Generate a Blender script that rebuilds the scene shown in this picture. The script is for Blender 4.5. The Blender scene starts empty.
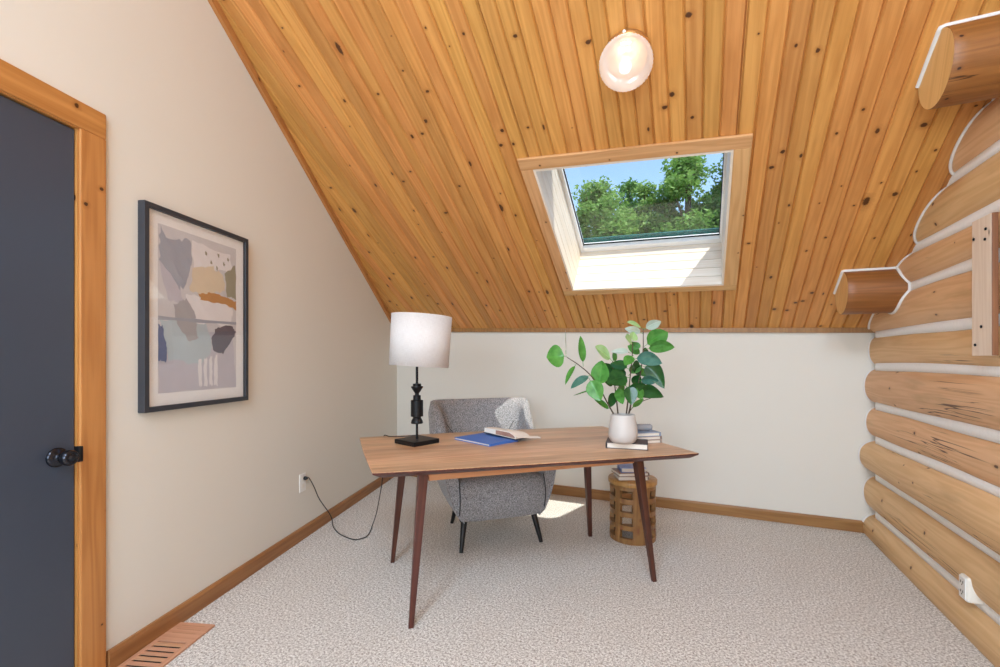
import bpy, bmesh, math, random
from mathutils import Vector, Matrix, noise
R = math.radians
sc = bpy.context.scene
COL = sc.collection

# ------------------------------------------------------------------ helpers
ORG = {}
def lin(r, g, b):
    f = lambda c: (c/255/12.92) if c/255 <= .04045 else ((c/255+.055)/1.055)**2.4
    return (f(r), f(g), f(b), 1)

class MB:
    """collects shapes (world coordinates, metre UVs) for ONE mesh object"""
    def __init__(s): s.v=[]; s.f=[]; s.uv=[]; s.mi=[]; s.sm=[]
    def vert(s, p): s.v.append(Vector(p)); return len(s.v)-1
    def face(s, pts, uvs=None, m=0, sm=False):
        ids=[s.vert(p) for p in pts]
        if uvs is None:
            a=(Vector(pts[1])-Vector(pts[0])); n=a.cross(Vector(pts[2])-Vector(pts[0]))
            if n.length<1e-12: n=Vector((0,0,1))
            a.normalize(); b=n.normalized().cross(a)
            if max((Vector(p)-Vector(pts[0])).dot(a) for p in pts)-min((Vector(p)-Vector(pts[0])).dot(a) for p in pts) > max((Vector(p)-Vector(pts[0])).dot(b) for p in pts)-min((Vector(p)-Vector(pts[0])).dot(b) for p in pts):
                a,b=b,a
            uvs=[((Vector(p)).dot(a),(Vector(p)).dot(b)) for p in pts]
        s.f.append(ids); s.uv.append(uvs); s.mi.append(m); s.sm.append(sm)
    def box(s, c, size, rot=None, m=0, along=None, uo=(0,0)):
        c=Vector(c); h=Vector(size)/2; M=rot or Matrix.Identity(3)
        if along is None: along=max(range(3), key=lambda i:size[i])
        P={}
        for i in (-1,1):
            for j in (-1,1):
                for k in (-1,1): P[(i,j,k)]=Vector((i*h.x,j*h.y,k*h.z))
        Q=[((-1,-1,-1),(-1,-1,1),(-1,1,1),(-1,1,-1)),((1,-1,-1),(1,1,-1),(1,1,1),(1,-1,1)),
           ((-1,-1,-1),(1,-1,-1),(1,-1,1),(-1,-1,1)),((-1,1,-1),(-1,1,1),(1,1,1),(1,1,-1)),
           ((-1,-1,-1),(-1,1,-1),(1,1,-1),(1,-1,-1)),((-1,-1,1),(1,-1,1),(1,1,1),(-1,1,1))]
        base=len(s.v); ix={}
        for k,p in P.items(): ix[k]=s.vert(c+M@p)
        for qi,q in enumerate(Q):
            ax=[0,0,1,1,2,2][qi]; o=[a for a in range(3) if a!=ax]
            if along in o: va=along; ua=[a for a in o if a!=along][0]
            else: ua,va=o
            s.f.append([ix[k] for k in q]); s.uv.append([(P[k][ua]+uo[0]+ (.5 if ax!=2 else 0)*0,P[k][va]+uo[1]) for k in q]); s.mi.append(m); s.sm.append(False)
    def grid(s, rows, cu=False, cv=False, m=0, sm=True, flip=False, uscale=1, swap=False, mf=None, skip=None):
        """rows[i][j] points; cu closes j, cv closes i"""
        nr=len(rows); nc=len(rows[0]); ids=[[s.vert(p) for p in r] for r in rows]
        mid=rows[nr//2]; U=[0]
        for j in range(nc): U.append(U[-1]+(Vector(mid[(j+1)%nc])-Vector(mid[j])).length)
        V=[0]
        for i in range(nr): V.append(V[-1]+(Vector(rows[(i+1)%nr][nc//2])-Vector(rows[i][nc//2])).length)
        for i in range(nr if cv else nr-1):
            for j in range(nc if cu else nc-1):
                if skip and skip(i,j): continue
                q=[(i,j),(i,j+1),(i+1,j+1),(i+1,j)]
                f=[ids[a%nr][b%nc] for a,b in q]; uv=[(U[b],V[a]) if not swap else (V[a],U[b]) for a,b in q]
                if len(set(f))<3: continue
                if flip: f.reverse(); uv.reverse()
                s.f.append(f); s.uv.append(uv); s.mi.append(mf(i,j) if mf else m); s.sm.append(sm)
        return ids
    def lathe(s, prof, c=(0,0,0), n=32, m=0, M=None, sm=True, mf=None):
        c=Vector(c); M=M or Matrix.Identity(3); rows=[]
        for r,z in prof:
            rows.append([c+M@Vector((r*math.cos(2*math.pi*k/n),r*math.sin(2*math.pi*k/n),z)) for k in range(n)])
        s.grid(rows,cu=True,m=m,sm=sm,mf=mf)
        for row,fl in ((rows[0],True),(rows[-1],False)):
            if (row[0]-row[n//2]).length>1e-5:
                s.face(list(reversed(row)) if fl else row, m=m if not mf else mf(0 if fl else len(rows)-2,0))
    def tube(s, pts, r, n=10, m=0, cap=True):
        pts=[Vector(p) for p in pts]; rr=r if isinstance(r,(list,tuple)) else [r]*len(pts)
        rows=[]; up=None
        for i,p in enumerate(pts):
            t=(pts[min(i+1,len(pts)-1)]-pts[max(i-1,0)])
            t=t.normalized() if t.length>1e-9 else Vector((0,0,1))
            if up is None:
                up=Vector((0,0,1)) if abs(t.z)<.9 else Vector((1,0,0))
            a=(up-t*up.dot(t)).normalized(); b=t.cross(a); up=a
            rows.append([p+(a*math.cos(2*math.pi*k/n)+b*math.sin(2*math.pi*k/n))*rr[i] for k in range(n)])
        s.grid(rows,cu=True,m=m)
        if cap: s.face(list(reversed(rows[0])),m=m); s.face(rows[-1],m=m)
    def prism(s, poly, o, X, Y, N, t, m=0, sm=False, mtop=None):
        """polygon in plane (o,X,Y), extruded t along N"""
        o,X,Y,N=map(Vector,(o,X,Y,N)); a=[o+X*x+Y*y for x,y in poly]; b=[p+N*t for p in a]
        uv=[(x,y) for x,y in poly]
        s.face(list(reversed(a)),list(reversed(uv)),m); s.face(b,uv,m if mtop is None else mtop)
        L=0
        for i in range(len(a)):
            j=(i+1)%len(a); d=(a[j]-a[i]).length
            s.face([a[i],a[j],b[j],b[i]],[(0,L),(0,L+d),(t,L+d),(t,L)] if t<.5 else [(L,0),(L+d,0),(L+d,t),(L,t)],m,sm); L+=d
    def build(s, name, mats, parent=None, org=None, bevel=0, sub=0, seg=2, fix=True, weld=False):
        if not isinstance(mats,(list,tuple)): mats=[mats]
        if parent is not None: o=ORG[parent.name]
        elif org is not None: o=Vector(org)
        else:
            lo=[min(v[i] for v in s.v) for i in range(3)]; hi=[max(v[i] for v in s.v) for i in range(3)]
            o=Vector(((lo[0]+hi[0])/2,(lo[1]+hi[1])/2,lo[2]))
        me=bpy.data.meshes.new(name); me.from_pydata([tuple(v-o) for v in s.v],[],s.f)
        ul=me.uv_layers.new(name='UVMap'); k=0
        for f,uv in zip(s.f,s.uv):
            for q in uv: ul.data[k].uv=q; k+=1
        me.polygons.foreach_set('material_index',s.mi); me.polygons.foreach_set('use_smooth',s.sm)
        for m in mats: me.materials.append(m)
        if fix:
            bm=bmesh.new(); bm.from_mesh(me)
            if weld: bmesh.ops.remove_doubles(bm,verts=bm.verts,dist=1e-5)
            bmesh.ops.recalc_face_normals(bm,faces=bm.faces); bm.to_mesh(me); bm.free()
        me.validate(); me.update()
        ob=bpy.data.objects.new(name,me); COL.objects.link(ob); ORG[ob.name]=o
        if parent is not None: ob.parent=parent
        else: ob.location=o
        if bevel:
            b=ob.modifiers.new('bevel','BEVEL'); b.width=bevel; b.segments=seg; b.limit_method='ANGLE'; b.angle_limit=R(40); b.harden_normals=False
        if sub:
            b=ob.modifiers.new('sub','SUBSURF'); b.levels=sub; b.render_levels=sub
        return ob

def empty(name, loc):
    o=bpy.data.objects.new(name,None); COL.objects.link(o); o.location=loc; o.empty_display_size=.05
    ORG[o.name]=Vector(loc); return o
def tag(o, label, cat, group=None, kind=None):
    o['label']=label; o['category']=cat
    if group: o['group']=group
    if kind: o['kind']=kind
    return o
def rz(a): return Matrix.Rotation(a,3,'Z')
def sstep(a,b,x):
    t=max(0,min(1,(x-a)/(b-a))); return t*t*(3-2*t)
def catmull(P, n=8):
    P=[Vector(p) for p in P]; Q=[P[0]*2-P[1]]+P+[P[-1]*2-P[-2]]; out=[]
    for i in range(1,len(Q)-2):
        a,b,c,d=Q[i-1:i+3]
        for k in range(n):
            t=k/n; out.append(.5*((2*b)+(c-a)*t+(2*a-5*b+4*c-d)*t*t+(3*b-a-3*c+d)*t**3))
    out.append(P[-1]); return out

# ------------------------------------------------------------------ materials
class NT:
    def __init__(s,name):
        s.mat=bpy.data.materials.new(name); s.mat.use_nodes=True; s.t=s.mat.node_tree
        s.b=s.t.nodes['Principled BSDF']; s.out=s.t.nodes['Material Output']
    def n(s,ty,**kw):
        x=s.t.nodes.new('ShaderNode'+ty)
        for k,v in kw.items(): setattr(x,k,v)
        return x
    def put(s,sock,val):
        if isinstance(val,bpy.types.NodeSocket): s.t.links.new(val,sock)
        elif isinstance(val,(tuple,list)) and sock.type=='VECTOR': sock.default_value=val[:3]
        else: sock.default_value=val
    def m(s,op,a,b=0,c=0,clamp=False):
        x=s.n('Math',operation=op,use_clamp=clamp); s.put(x.inputs[0],a); s.put(x.inputs[1],b)
        if op in('MULTIPLY_ADD','COMPARE','SMOOTH_MIN'): s.put(x.inputs[2],c)
        return x.outputs[0]
    def mr(s,v,a,b,c=0,d=1,smooth=False):
        x=s.n('MapRange'); x.interpolation_type='SMOOTHSTEP' if smooth else 'LINEAR'; x.clamp=True
        for i,q in enumerate((v,a,b,c,d)): s.put(x.inputs[i],q)
        return x.outputs[0]
    def mix(s,f,a,b,mode='MIX'):
        x=s.n('Mix',data_type='RGBA',blend_type=mode); x.clamp_factor=True
        s.put(x.inputs[0],f); s.put(x.inputs[6],a); s.put(x.inputs[7],b); return x.outputs[2]
    def xyz(s,x,y,z=0):
        c=s.n('CombineXYZ'); s.put(c.inputs[0],x); s.put(c.inputs[1],y); s.put(c.inputs[2],z); return c.outputs[0]
    def noise(s,vec,scale=1,detail=2,rough=.5,dist=0):
        x=s.n('TexNoise'); s.put(x.inputs['Vector'],vec); x.inputs['Scale'].default_value=scale; x.inputs['Detail'].default_value=detail
        x.inputs['Roughness'].default_value=rough; x.inputs['Distortion'].default_value=dist; return x.outputs[0]
    def uv(s):
        t=s.n('TexCoord'); q=s.n('SeparateXYZ'); s.t.links.new(t.outputs['UV'],q.inputs[0]); return t.outputs['UV'],q.outputs[0],q.outputs[1]
    def obj(s): return s.n('TexCoord').outputs['Object']
    def bump(s,h,strength=.3,dist=.01):
        x=s.n('Bump'); x.inputs['Strength'].default_value=strength; x.inputs['Distance'].default_value=dist; s.put(x.inputs['Height'],h)
        s.t.links.new(x.outputs[0],s.b.inputs['Normal'])
    def fin(s,col=None,rough=.5,spec=.5,metal=0):
        if col is not None: s.put(s.b.inputs['Base Color'],col)
        s.put(s.b.inputs['Roughness'],rough); s.b.inputs['Specular IOR Level'].default_value=spec; s.b.inputs['Metallic'].default_value=metal
        return s.mat

def plain(name,col,rough=.6,spec=.5,metal=0,var=.04,scale=40,bump=0):
    t=NT(name); o=t.obj(); g=t.noise(o,scale,3)
    c=t.mix(g,tuple(x*(1-var) for x in col[:3])+(1,),tuple(min(1,x*(1+var)) for x in col[:3])+(1,))
    if bump: t.bump(g,bump,.004)
    return t.fin(c,rough,spec,metal)

def wood(name,light,dark,plank=None,var=.12,knot=.6,klen=.34,kr=(.004,.0105),kcol=None,rough=.45,spec=.4,seed=0,ring=1.0,rw=.30,crack=0,stain=None,ss=.75):
    t=NT(name); _,u,v=t.uv()
    if plank:
        p=t.m('DIVIDE',u,plank); idx=t.m('FLOOR',p); fr=t.m('SUBTRACT',p,idx); pw=plank
        oi=t.n('ObjectInfo').outputs['Random']; ident=t.m('ADD',idx,t.m('MULTIPLY',oi,0.0))
    else:
        oi=t.n('ObjectInfo').outputs['Random']; pw=.11
        p=t.m('DIVIDE',u,pw); ident=t.m('MULTIPLY',oi,91.7); fr=t.m('FRACT',p); ident=t.m('ADD',ident,t.m('FLOOR',p)) if False else ident
    w=t.n('TexWhiteNoise',noise_dimensions='1D'); t.put(w.inputs['W'],t.m('ADD',ident,seed+.37)); rnd=w.outputs['Value']
    w2=t.n('TexWhiteNoise',noise_dimensions='1D'); t.put(w2.inputs['W'],t.m('ADD',ident,seed+17.77)); rnd2=w2.outputs['Value']
    vo=t.m('MULTIPLY_ADD',rnd,43.0,v); uo=t.m('MULTIPLY_ADD',rnd2,9.0,u)
    low=t.noise(t.xyz(t.m('MULTIPLY',uo,14),t.m('MULTIPLY',vo,.9),seed),1,2)
    rings=t.m('SINE',t.m('ADD',t.m('MULTIPLY',low,34*ring),t.m('MULTIPLY',uo,110)))
    rings=t.mr(rings,-1,1,0,1)
    fine=t.noise(t.xyz(t.m('MULTIPLY',uo,260),t.m('MULTIPLY',vo,5),0),1,3,.6)
    med=t.noise(t.xyz(t.m('MULTIPLY',uo,36),t.m('MULTIPLY',vo,1.6),seed+3),1,3)
    g=t.m('ADD',t.m('MULTIPLY',rings,rw),t.m('ADD',t.m('MULTIPLY',fine,.35),t.m('MULTIPLY',med,.55)))
    col=t.mix(t.mr(g,.28,.95),light,dark)
    val=t.mr(rnd2,0,1,1-var,1+var)
    vm=t.n('HueSaturation'); t.put(vm.inputs['Color'],col); t.put(vm.inputs['Value'],val); t.put(vm.inputs['Hue'],t.mr(rnd,0,1,.492,.506)); col=vm.outputs[0]
    kc=kcol or (dark[0]*.11,dark[1]*.07,dark[2]*.07,1)
    if stain:
        st=t.noise(t.xyz(t.m('MULTIPLY',uo,7),t.m('MULTIPLY',vo,1.1),seed+9),1,4,.6)
        col=t.mix(t.mr(st,.56,.75,0,ss),col,stain)
    if crack:
        ck=t.noise(t.xyz(t.m('MULTIPLY',uo,22),t.m('MULTIPLY',vo,.55),seed+5),1,3,.55,.3)
        d=t.m('ABSOLUTE',t.m('SUBTRACT',ck,.5)); msk=t.noise(t.xyz(t.m('MULTIPLY',uo,5),t.m('MULTIPLY',vo,.9),seed+8),1,1)
        line=t.m('MULTIPLY',t.mr(d,.004,.012,1,0),t.mr(msk,.56,.62))
        col=t.mix(t.m('MULTIPLY',line,crack),col,kc)
    if knot>0:
        vk=t.m('DIVIDE',vo,klen); vr=t.n('TexVoronoi',voronoi_dimensions='1D'); t.put(vr.inputs['W'],vk); vr.inputs['Scale'].default_value=1
        dv=t.m('MULTIPLY',t.m('SUBTRACT',vk,vr.outputs['W']),klen)
        sep=t.n('SeparateColor'); t.put(sep.inputs[0],vr.outputs['Color'])
        du=t.m('MULTIPLY',t.m('SUBTRACT',fr,t.mr(sep.outputs[0],0,1,.18,.82)),pw)
        wob=t.noise(t.xyz(t.m('MULTIPLY',uo,90),t.m('MULTIPLY',vo,90),0),1,2)
        r=t.m('SQRT',t.m('ADD',t.m('POWER',t.m('ABSOLUTE',du),2),t.m('POWER',t.m('ABSOLUTE',t.m('MULTIPLY',dv,t.mr(t.m('FRACT',t.m('MULTIPLY',sep.outputs[1],13.7)),0,1,.35,1.5))),2)))
        r=t.m('MULTIPLY',r,t.mr(wob,.2,.8,.75,1.25))
        on=t.m('LESS_THAN',sep.outputs[1],knot); rad=t.m('MULTIPLY',on,t.mr(t.m('POWER',sep.outputs[2],1.6),0,1,kr[0],kr[1]))
        halo=t.mr(r,rad,t.m('MULTIPLY_ADD',rad,2.6,.0001),.42,0)
        col=t.mix(t.m('MULTIPLY',halo,on),col,(dark[0]*.72,dark[1]*.6,dark[2]*.5,1))
        core=t.mr(r,t.m('MULTIPLY',rad,.72),t.m('MULTIPLY_ADD',rad,1.05,.0001),.92,0)
        col=t.mix(t.m('MULTIPLY',core,on),col,kc)
    t.bump(fine,.06,.003)
    return t.fin(col,rough,spec)

M={}
M['ceil']=wood('knotty_pine_boards',(.66,.325,.092,1),(.45,.185,.040,1),plank=.0763,var=.15,knot=.54,klen=.36,kr=(.004,.015),rough=.42,seed=2,rw=.24,stain=(.34,.115,.02,1),ss=.6)
M['trim']=wood('pine_trim',(.54,.255,.074,1),(.36,.145,.034,1),knot=.75,klen=.33,kr=(.004,.010),rough=.42,seed=5,var=.06)
M['casing']=wood('pale_pine_casing',(.66,.385,.175,1),(.48,.25,.09,1),knot=.7,klen=.35,kr=(.004,.009),rough=.5,seed=7,var=.05)
M['base']=wood('baseboard_pine',(.36,.18,.062,1),(.23,.10,.03,1),knot=.4,klen=.6,kr=(.003,.009),rough=.45,seed=9,var=.05)
M['log']=wood('peeled_log',(.76,.49,.265,1),(.61,.355,.165,1),knot=.5,klen=.55,kr=(.004,.011),rough=.5,seed=11,var=.07,crack=.9,stain=(.42,.25,.11,1))
M['purlin']=wood('log_purlin_wood',(.31,.12,.032,1),(.19,.065,.016,1),knot=.4,klen=.5,kr=(.004,.012),rough=.42,seed=13,var=.04,crack=.8)
M['endgrain']=wood('log_end_grain',(.80,.50,.20,1),(.62,.35,.12,1),knot=0,rough=.55,seed=14,var=.03)
M['white_boards']=wood('whitewashed_boards',(.78,.71,.62,1),(.70,.59,.47,1),knot=.15,klen=.5,kr=(.002,.005),kcol=(.5,.4,.3,1),rough=.5,seed=15,var=.02)
M['desk']=wood('walnut_desk_top',(.68,.43,.25,1),(.40,.20,.095,1),plank=.085,var=.30,knot=.1,klen=.9,kr=(.002,.005),rough=.32,seed=21,ring=1.2)
M['apron']=wood('desk_apron_wood',(.56,.28,.12,1),(.38,.165,.065,1),knot=0,rough=.35,seed=22,var=.04)
M['leg']=wood('dark_desk_leg_wood',(.10,.030,.017,1),(.05,.014,.009,1),knot=0,rough=.30,seed=23,var=.05,spec=.5)
M['stool']=wood('burl_stool_wood',(.35,.18,.068,1),(.20,.085,.03,1),knot=.6,klen=.06,kr=(.003,.009),kcol=(.22,.08,.04,1),rough=.38,seed=25,var=.06)
M['stooltop']=wood('stool_top_wood',(.54,.31,.10,1),(.36,.18,.055,1),knot=.2,klen=.2,rough=.35,seed=26,var=.04)
M['vent']=wood('register_wood',(.60,.34,.21,1),(.45,.22,.12,1),knot=0,rough=.5,seed=27,var=.03)
M['batten']=wood('batten_wood',(.82,.69,.56,1),(.70,.55,.42,1),knot=.3,klen=.3,kr=(.003,.006),rough=.6,seed=28,var=.02)
M['batten_side']=wood('stained_batten_edge',(.26,.115,.045,1),(.16,.06,.022,1),knot=0,rough=.45,seed=29)
M['bark']=wood('tree_bark',(.16,.12,.09,1),(.07,.05,.035,1),knot=0,rough=.9,seed=30)

def wallpaint():
    t=NT('cream_wall_paint'); o=t.obj(); g=t.noise(o,180,3); t.bump(g,.08,.002)
    return t.fin(t.mix(t.noise(o,1.2,2),(.68,.642,.572,1),(.705,.67,.60,1)),.7,.25)
M['wall']=wallpaint()
def carpet():
    t=NT('speckled_loop_carpet'); o=t.obj()
    a=t.noise(o,105,4,.85); b=t.noise(o,150,3,.7); c=t.noise(o,5,3,.6); e=t.noise(o,70,2,.6)
    col=t.mix(t.mr(a,.43,.56),(.24,.21,.18,1),(.88,.865,.83,1))
    col=t.mix(t.mr(b,.56,.64,0,.85),col,(.20,.17,.145,1))
    col=t.mix(t.mr(e,.35,.65,0,.35),col,(.84,.81,.77,1))
    col=t.mix(t.mr(c,.35,.7,0,.18),col,(.5,.45,.4,1))
    h=t.m('ADD',t.m('MULTIPLY',a,.7),t.m('MULTIPLY',b,.4)); t.bump(h,.45,.008)
    return t.fin(col,.95,.1)
M['carpet']=carpet()
M['door']=plain('slate_door_paint',lin(60,68,82),.33,.5,var=.05,scale=6)
M['black']=plain('black_metal',(.006,.006,.007,1),.42,.25)
M['black_matte']=plain('black_painted_wood',(.009,.009,.010,1),.4,.35)
M['knobmetal']=plain('dark_bronze',(.03,.032,.042,1),.22,.6,metal=.8)
M['dark']=plain('dark_cavity',(.02,.014,.01,1),.8)
M['white']=plain('white_plastic',(.80,.79,.76,1),.4)
M['offwhite']=plain('cream_plastic',(.78,.75,.68,1),.4)
M['sash']=plain('white_sash_paint',(.86,.86,.86,1),.35)
M['chink']=plain('white_chinking',(.88,.88,.875,1),.75,.2,var=.05,scale=60,bump=.2)
M['caulk']=plain('white_caulk',(.72,.69,.66,1),.6,.3)
M['brass']=plain('warm_brass',(.55,.30,.11,1),.3,.5,metal=.7)
M['cord']=plain('dark_cord',(.02,.018,.016,1),.5)
M['pot']=plain('white_ceramic',(.53,.50,.475,1),.45,.4,var=.02)
M['soil']=plain('potting_soil',(.035,.025,.018,1),.9,.1,var=.4,scale=120,bump=.6)
M['stem']=plain('brown_plant_stem',(.075,.05,.03,1),.6,.3,var=.3)
M['paper']=plain('book_pages',(.78,.71,.62,1),.8,.2,var=.08,scale=300)
M['bluecover']=plain('blue_cloth_cover',(.055,.16,.50,1),.5,.4,var=.06,scale=200)
M['darkcover']=plain('charcoal_cover',(.05,.04,.045,1),.5,.4)
M['navycover']=plain('navy_cover',(.03,.05,.10,1),.4,.4)
M['greyblue']=plain('grey_blue_cover',(.27,.34,.46,1),.5,.4)
M['lightblue']=plain('periwinkle_cover',(.23,.30,.58,1),.5,.4)
M['taupecover']=plain('taupe_cover',(.34,.25,.21,1),.55,.3)
M['tancover']=plain('tan_cover',(.48,.37,.30,1),.55,.3)
M['brownprint']=plain('brown_printed_page',(.36,.20,.15,1),.6,.3,var=.35,scale=25)
M['whitebook']=plain('white_cover',(.66,.68,.66,1),.5,.3)
M['ribgrey']=plain('grey_ribbed_ceramic',(.33,.33,.35,1),.5,.4)
M['frame']=plain('charcoal_frame',(.032,.034,.042,1),.45,.4)
M['mat']=plain('white_mat_board',(.92,.92,.92,1),.7,.2)
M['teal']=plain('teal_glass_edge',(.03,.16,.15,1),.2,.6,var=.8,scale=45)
M['grass']=plain('lawn',(.08,.15,.04,1),.95,.1,var=.3,scale=3)
M['shingle']=plain('roof_shingles',(.12,.11,.11,1),.9,.2,var=.2,scale=30)
M['linen']=None
def fabric(name,a,b,scale):
    t=NT(name); o=t.obj(); n1=t.noise(o,scale,2,.7); n2=t.noise(o,scale*3.1,2,.7)
    f=t.m('ADD',t.m('MULTIPLY',n1,.6),t.m('MULTIPLY',n2,.4)); t.bump(f,.7,.006)
    m=t.fin(t.mix(t.mr(f,.36,.64),a,b),.9,.1)
    t.b.inputs['Sheen Weight'].default_value=.25; return m
M['tweed']=fabric('grey_tweed',(.06,.058,.063,1),(.50,.49,.50,1),150)
M['seam']=plain('dark_seam',(.03,.03,.033,1),.9)
def shade():
    t=NT('linen_lamp_shade'); _,u,v=t.uv()
    a=t.noise(t.xyz(t.m('MULTIPLY',u,600),t.m('MULTIPLY',v,40),0),1,2); b=t.noise(t.xyz(t.m('MULTIPLY',u,40),t.m('MULTIPLY',v,600),3),1,2)
    w=t.m('ADD',t.m('MULTIPLY',a,.5),t.m('MULTIPLY',b,.5))
    col=t.mix(t.mr(w,.35,.65),(.76,.73,.715,1),(.90,.88,.87,1)); t.bump(w,.25,.003)
    d=t.n('BsdfDiffuse'); t.put(d.inputs[0],col); tr=t.n('BsdfTranslucent'); t.put(tr.inputs[0],col)
    mx=t.n('MixShader'); mx.inputs[0].default_value=.35; t.t.links.new(d.outputs[0],mx.inputs[1]); t.t.links.new(tr.outputs[0],mx.inputs[2])
    t.t.links.new(mx.outputs[0],t.out.inputs[0]); return t.mat
M['shade']=shade()
def glass(name,tint=(1,1,1,1),refl=.06):
    t=NT(name); tr=t.n('BsdfTransparent'); tr.inputs[0].default_value=tint; g=t.n('BsdfGlossy'); g.inputs['Roughness'].default_value=.02
    lw_=t.n('LayerWeight'); f5=t.m('POWER',lw_.outputs['Facing'],5)
    mx=t.n('MixShader'); t.put(mx.inputs[0],t.m('MULTIPLY_ADD',f5,.8,refl)); t.t.links.new(tr.outputs[0],mx.inputs[1]); t.t.links.new(g.outputs[0],mx.inputs[2])
    t.t.links.new(mx.outputs[0],t.out.inputs[0]); return t.mat
M['pane']=glass('window_glass',(.96,.985,.98,1),.03)
M['picglass']=glass('picture_glass',(.97,.97,.97,1),.05)
def globe():
    t=NT('ribbed_globe_glass'); tr=t.n('BsdfTransparent'); tr.inputs[0].default_value=(.93,.92,.93,1)
    g=t.n('BsdfGlossy'); g.inputs['Roughness'].default_value=.12; d=t.n('BsdfTranslucent'); d.inputs[0].default_value=(.9,.88,.9,1)
    df=t.n('BsdfDiffuse'); df.inputs[0].default_value=(.88,.86,.88,1)
    m0=t.n('MixShader'); m0.inputs[0].default_value=.5; t.t.links.new(d.outputs[0],m0.inputs[1]); t.t.links.new(df.outputs[0],m0.inputs[2])
    m1=t.n('MixShader'); m1.inputs[0].default_value=.44; t.t.links.new(tr.outputs[0],m1.inputs[1]); t.t.links.new(m0.outputs[0],m1.inputs[2])
    m2=t.n('MixShader'); m2.inputs[0].default_value=.16; t.t.links.new(m1.outputs[0],m2.inputs[1]); t.t.links.new(g.outputs[0],m2.inputs[2])
    t.t.links.new(m2.outputs[0],t.out.inputs[0]); return t.mat
M['globe']=globe()
def emis(name,col,s):
    t=NT(name); e=t.n('Emission'); e.inputs[0].default_value=col; e.inputs[1].default_value=s; t.t.links.new(e.outputs[0],t.out.inputs[0]); return t.mat
M['bulb']=emis('lit_bulb',(1,.92,.82,1),2.0)
def leafmat(name,a,b,back=None,rough=.35):
    t=NT(name); _,u,v=t.uv(); n=t.noise(t.obj(),30,3)
    col=t.mix(t.mr(n,.3,.7),a,b)
    rib=t.mr(t.m('ABSOLUTE',u),0.03,.07,.6,0); col=t.mix(rib,col,(min(1,a[0]*1.8),min(1,a[1]*1.7),min(1,a[2]*1.7),1))
    m=t.fin(col,rough,.5); d=t.b
    tr=t.n('BsdfTranslucent'); t.put(tr.inputs[0],col); mx=t.n('MixShader'); mx.inputs[0].default_value=.3
    t.t.links.new(d.outputs[0],mx.inputs[1]); t.t.links.new(tr.outputs[0],mx.inputs[2]); t.t.links.new(mx.outputs[0],t.out.inputs[0]); return m
M['leaf_mid']=leafmat('leaf_mid_green',(.055,.23,.035,1),(.12,.37,.075,1),rough=.25)
M['leaf_dark']=leafmat('leaf_dark_green',(.014,.075,.02,1),(.03,.13,.03,1),rough=.22)
M['leaf_light']=leafmat('leaf_light_green',(.32,.58,.20,1),(.45,.68,.33,1))
M['leaf_blue']=leafmat('leaf_bluish_green',(.045,.16,.12,1),(.10,.26,.21,1),rough=.25)
M['leaf_pale']=leafmat('leaf_pale_underside',(.52,.66,.56,1),(.62,.74,.68,1))
def treeleaf(name,a,b):
    t=NT(name); n=t.noise(t.obj(),2.2,3); n2=t.noise(t.obj(),9,2)
    col=t.mix(t.mr(t.m('ADD',t.m('MULTIPLY',n,.6),t.m('MULTIPLY',n2,.4)),.35,.65),a,b)
    m=t.fin(col,.6,.25); tr=t.n('BsdfTranslucent'); t.put(tr.inputs[0],col); mx=t.n('MixShader'); mx.inputs[0].default_value=.35
    t.t.links.new(t.b.outputs[0],mx.inputs[1]); t.t.links.new(tr.outputs[0],mx.inputs[2]); t.t.links.new(mx.outputs[0],t.out.inputs[0]); return m
TL=[treeleaf('tree_leaf_fresh',(.15,.30,.06,1),(.34,.52,.16,1)),treeleaf('tree_leaf_deep',(.08,.20,.05,1),(.22,.38,.12,1)),treeleaf('tree_leaf_yellowish',(.20,.36,.07,1),(.42,.57,.20,1))]

# ------------------------------------------------------------------ room geometry
YB=3.846; XG=1.15; YF=-2.1
L0=Vector((-2.079,.989,0)); LD=Vector((-.268,.963,0)).normalized(); LN=Vector((LD.y,-LD.x,0))   # left wall: point, direction, inward normal
CA,CB,CC=-.02717,-.62989,3.8603          # ceiling plane z = CA x + CB y + CC
CN=Vector((-CA,-CB,1)).normalized()
YR=-.45                                    # ridge
def cz(x,y): return CA*x+CB*y+CC
def C(x,y,o=0): return Vector((x,y,cz(x,y)))+CN*o
def LWp(s,z,o=0): return L0+LD*s+Vector((0,0,z))+LN*o
def lwx(y): return L0.x+LD.x/LD.y*(y-L0.y)
Z2=lambda x,y: cz(x,YR)-(YR-y)*.63       # far slope behind the ridge

# floor
mb=MB(); mb.box((-.7,.87,-.06),(4.6,6.3,.12)); tag(mb.build('floor',M['carpet'],org=(0,0,0)),'beige speckled loop pile carpet covering the whole floor','floor',kind='structure')
# back knee wall
mb=MB(); mb.face([(-3.3,YB,-.1),(1.3,YB,-.1),(1.3,YB,cz(1.3,YB)+.05),(-3.3,YB,cz(-3.3,YB)+.05)])
mb2=MB(); mb2.prism([(-3.3,-.1),(1.35,-.1),(1.35,cz(1.35,YB)+.05),(-3.3,cz(-3.3,YB)+.05)],(0,YB,0),(1,0,0),(0,0,1),(0,1,0),.14)
tag(mb2.build('wall_back',M['wall'],org=(0,YB,0)),'low cream knee wall under the sloping ceiling','wall',kind='structure')
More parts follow.
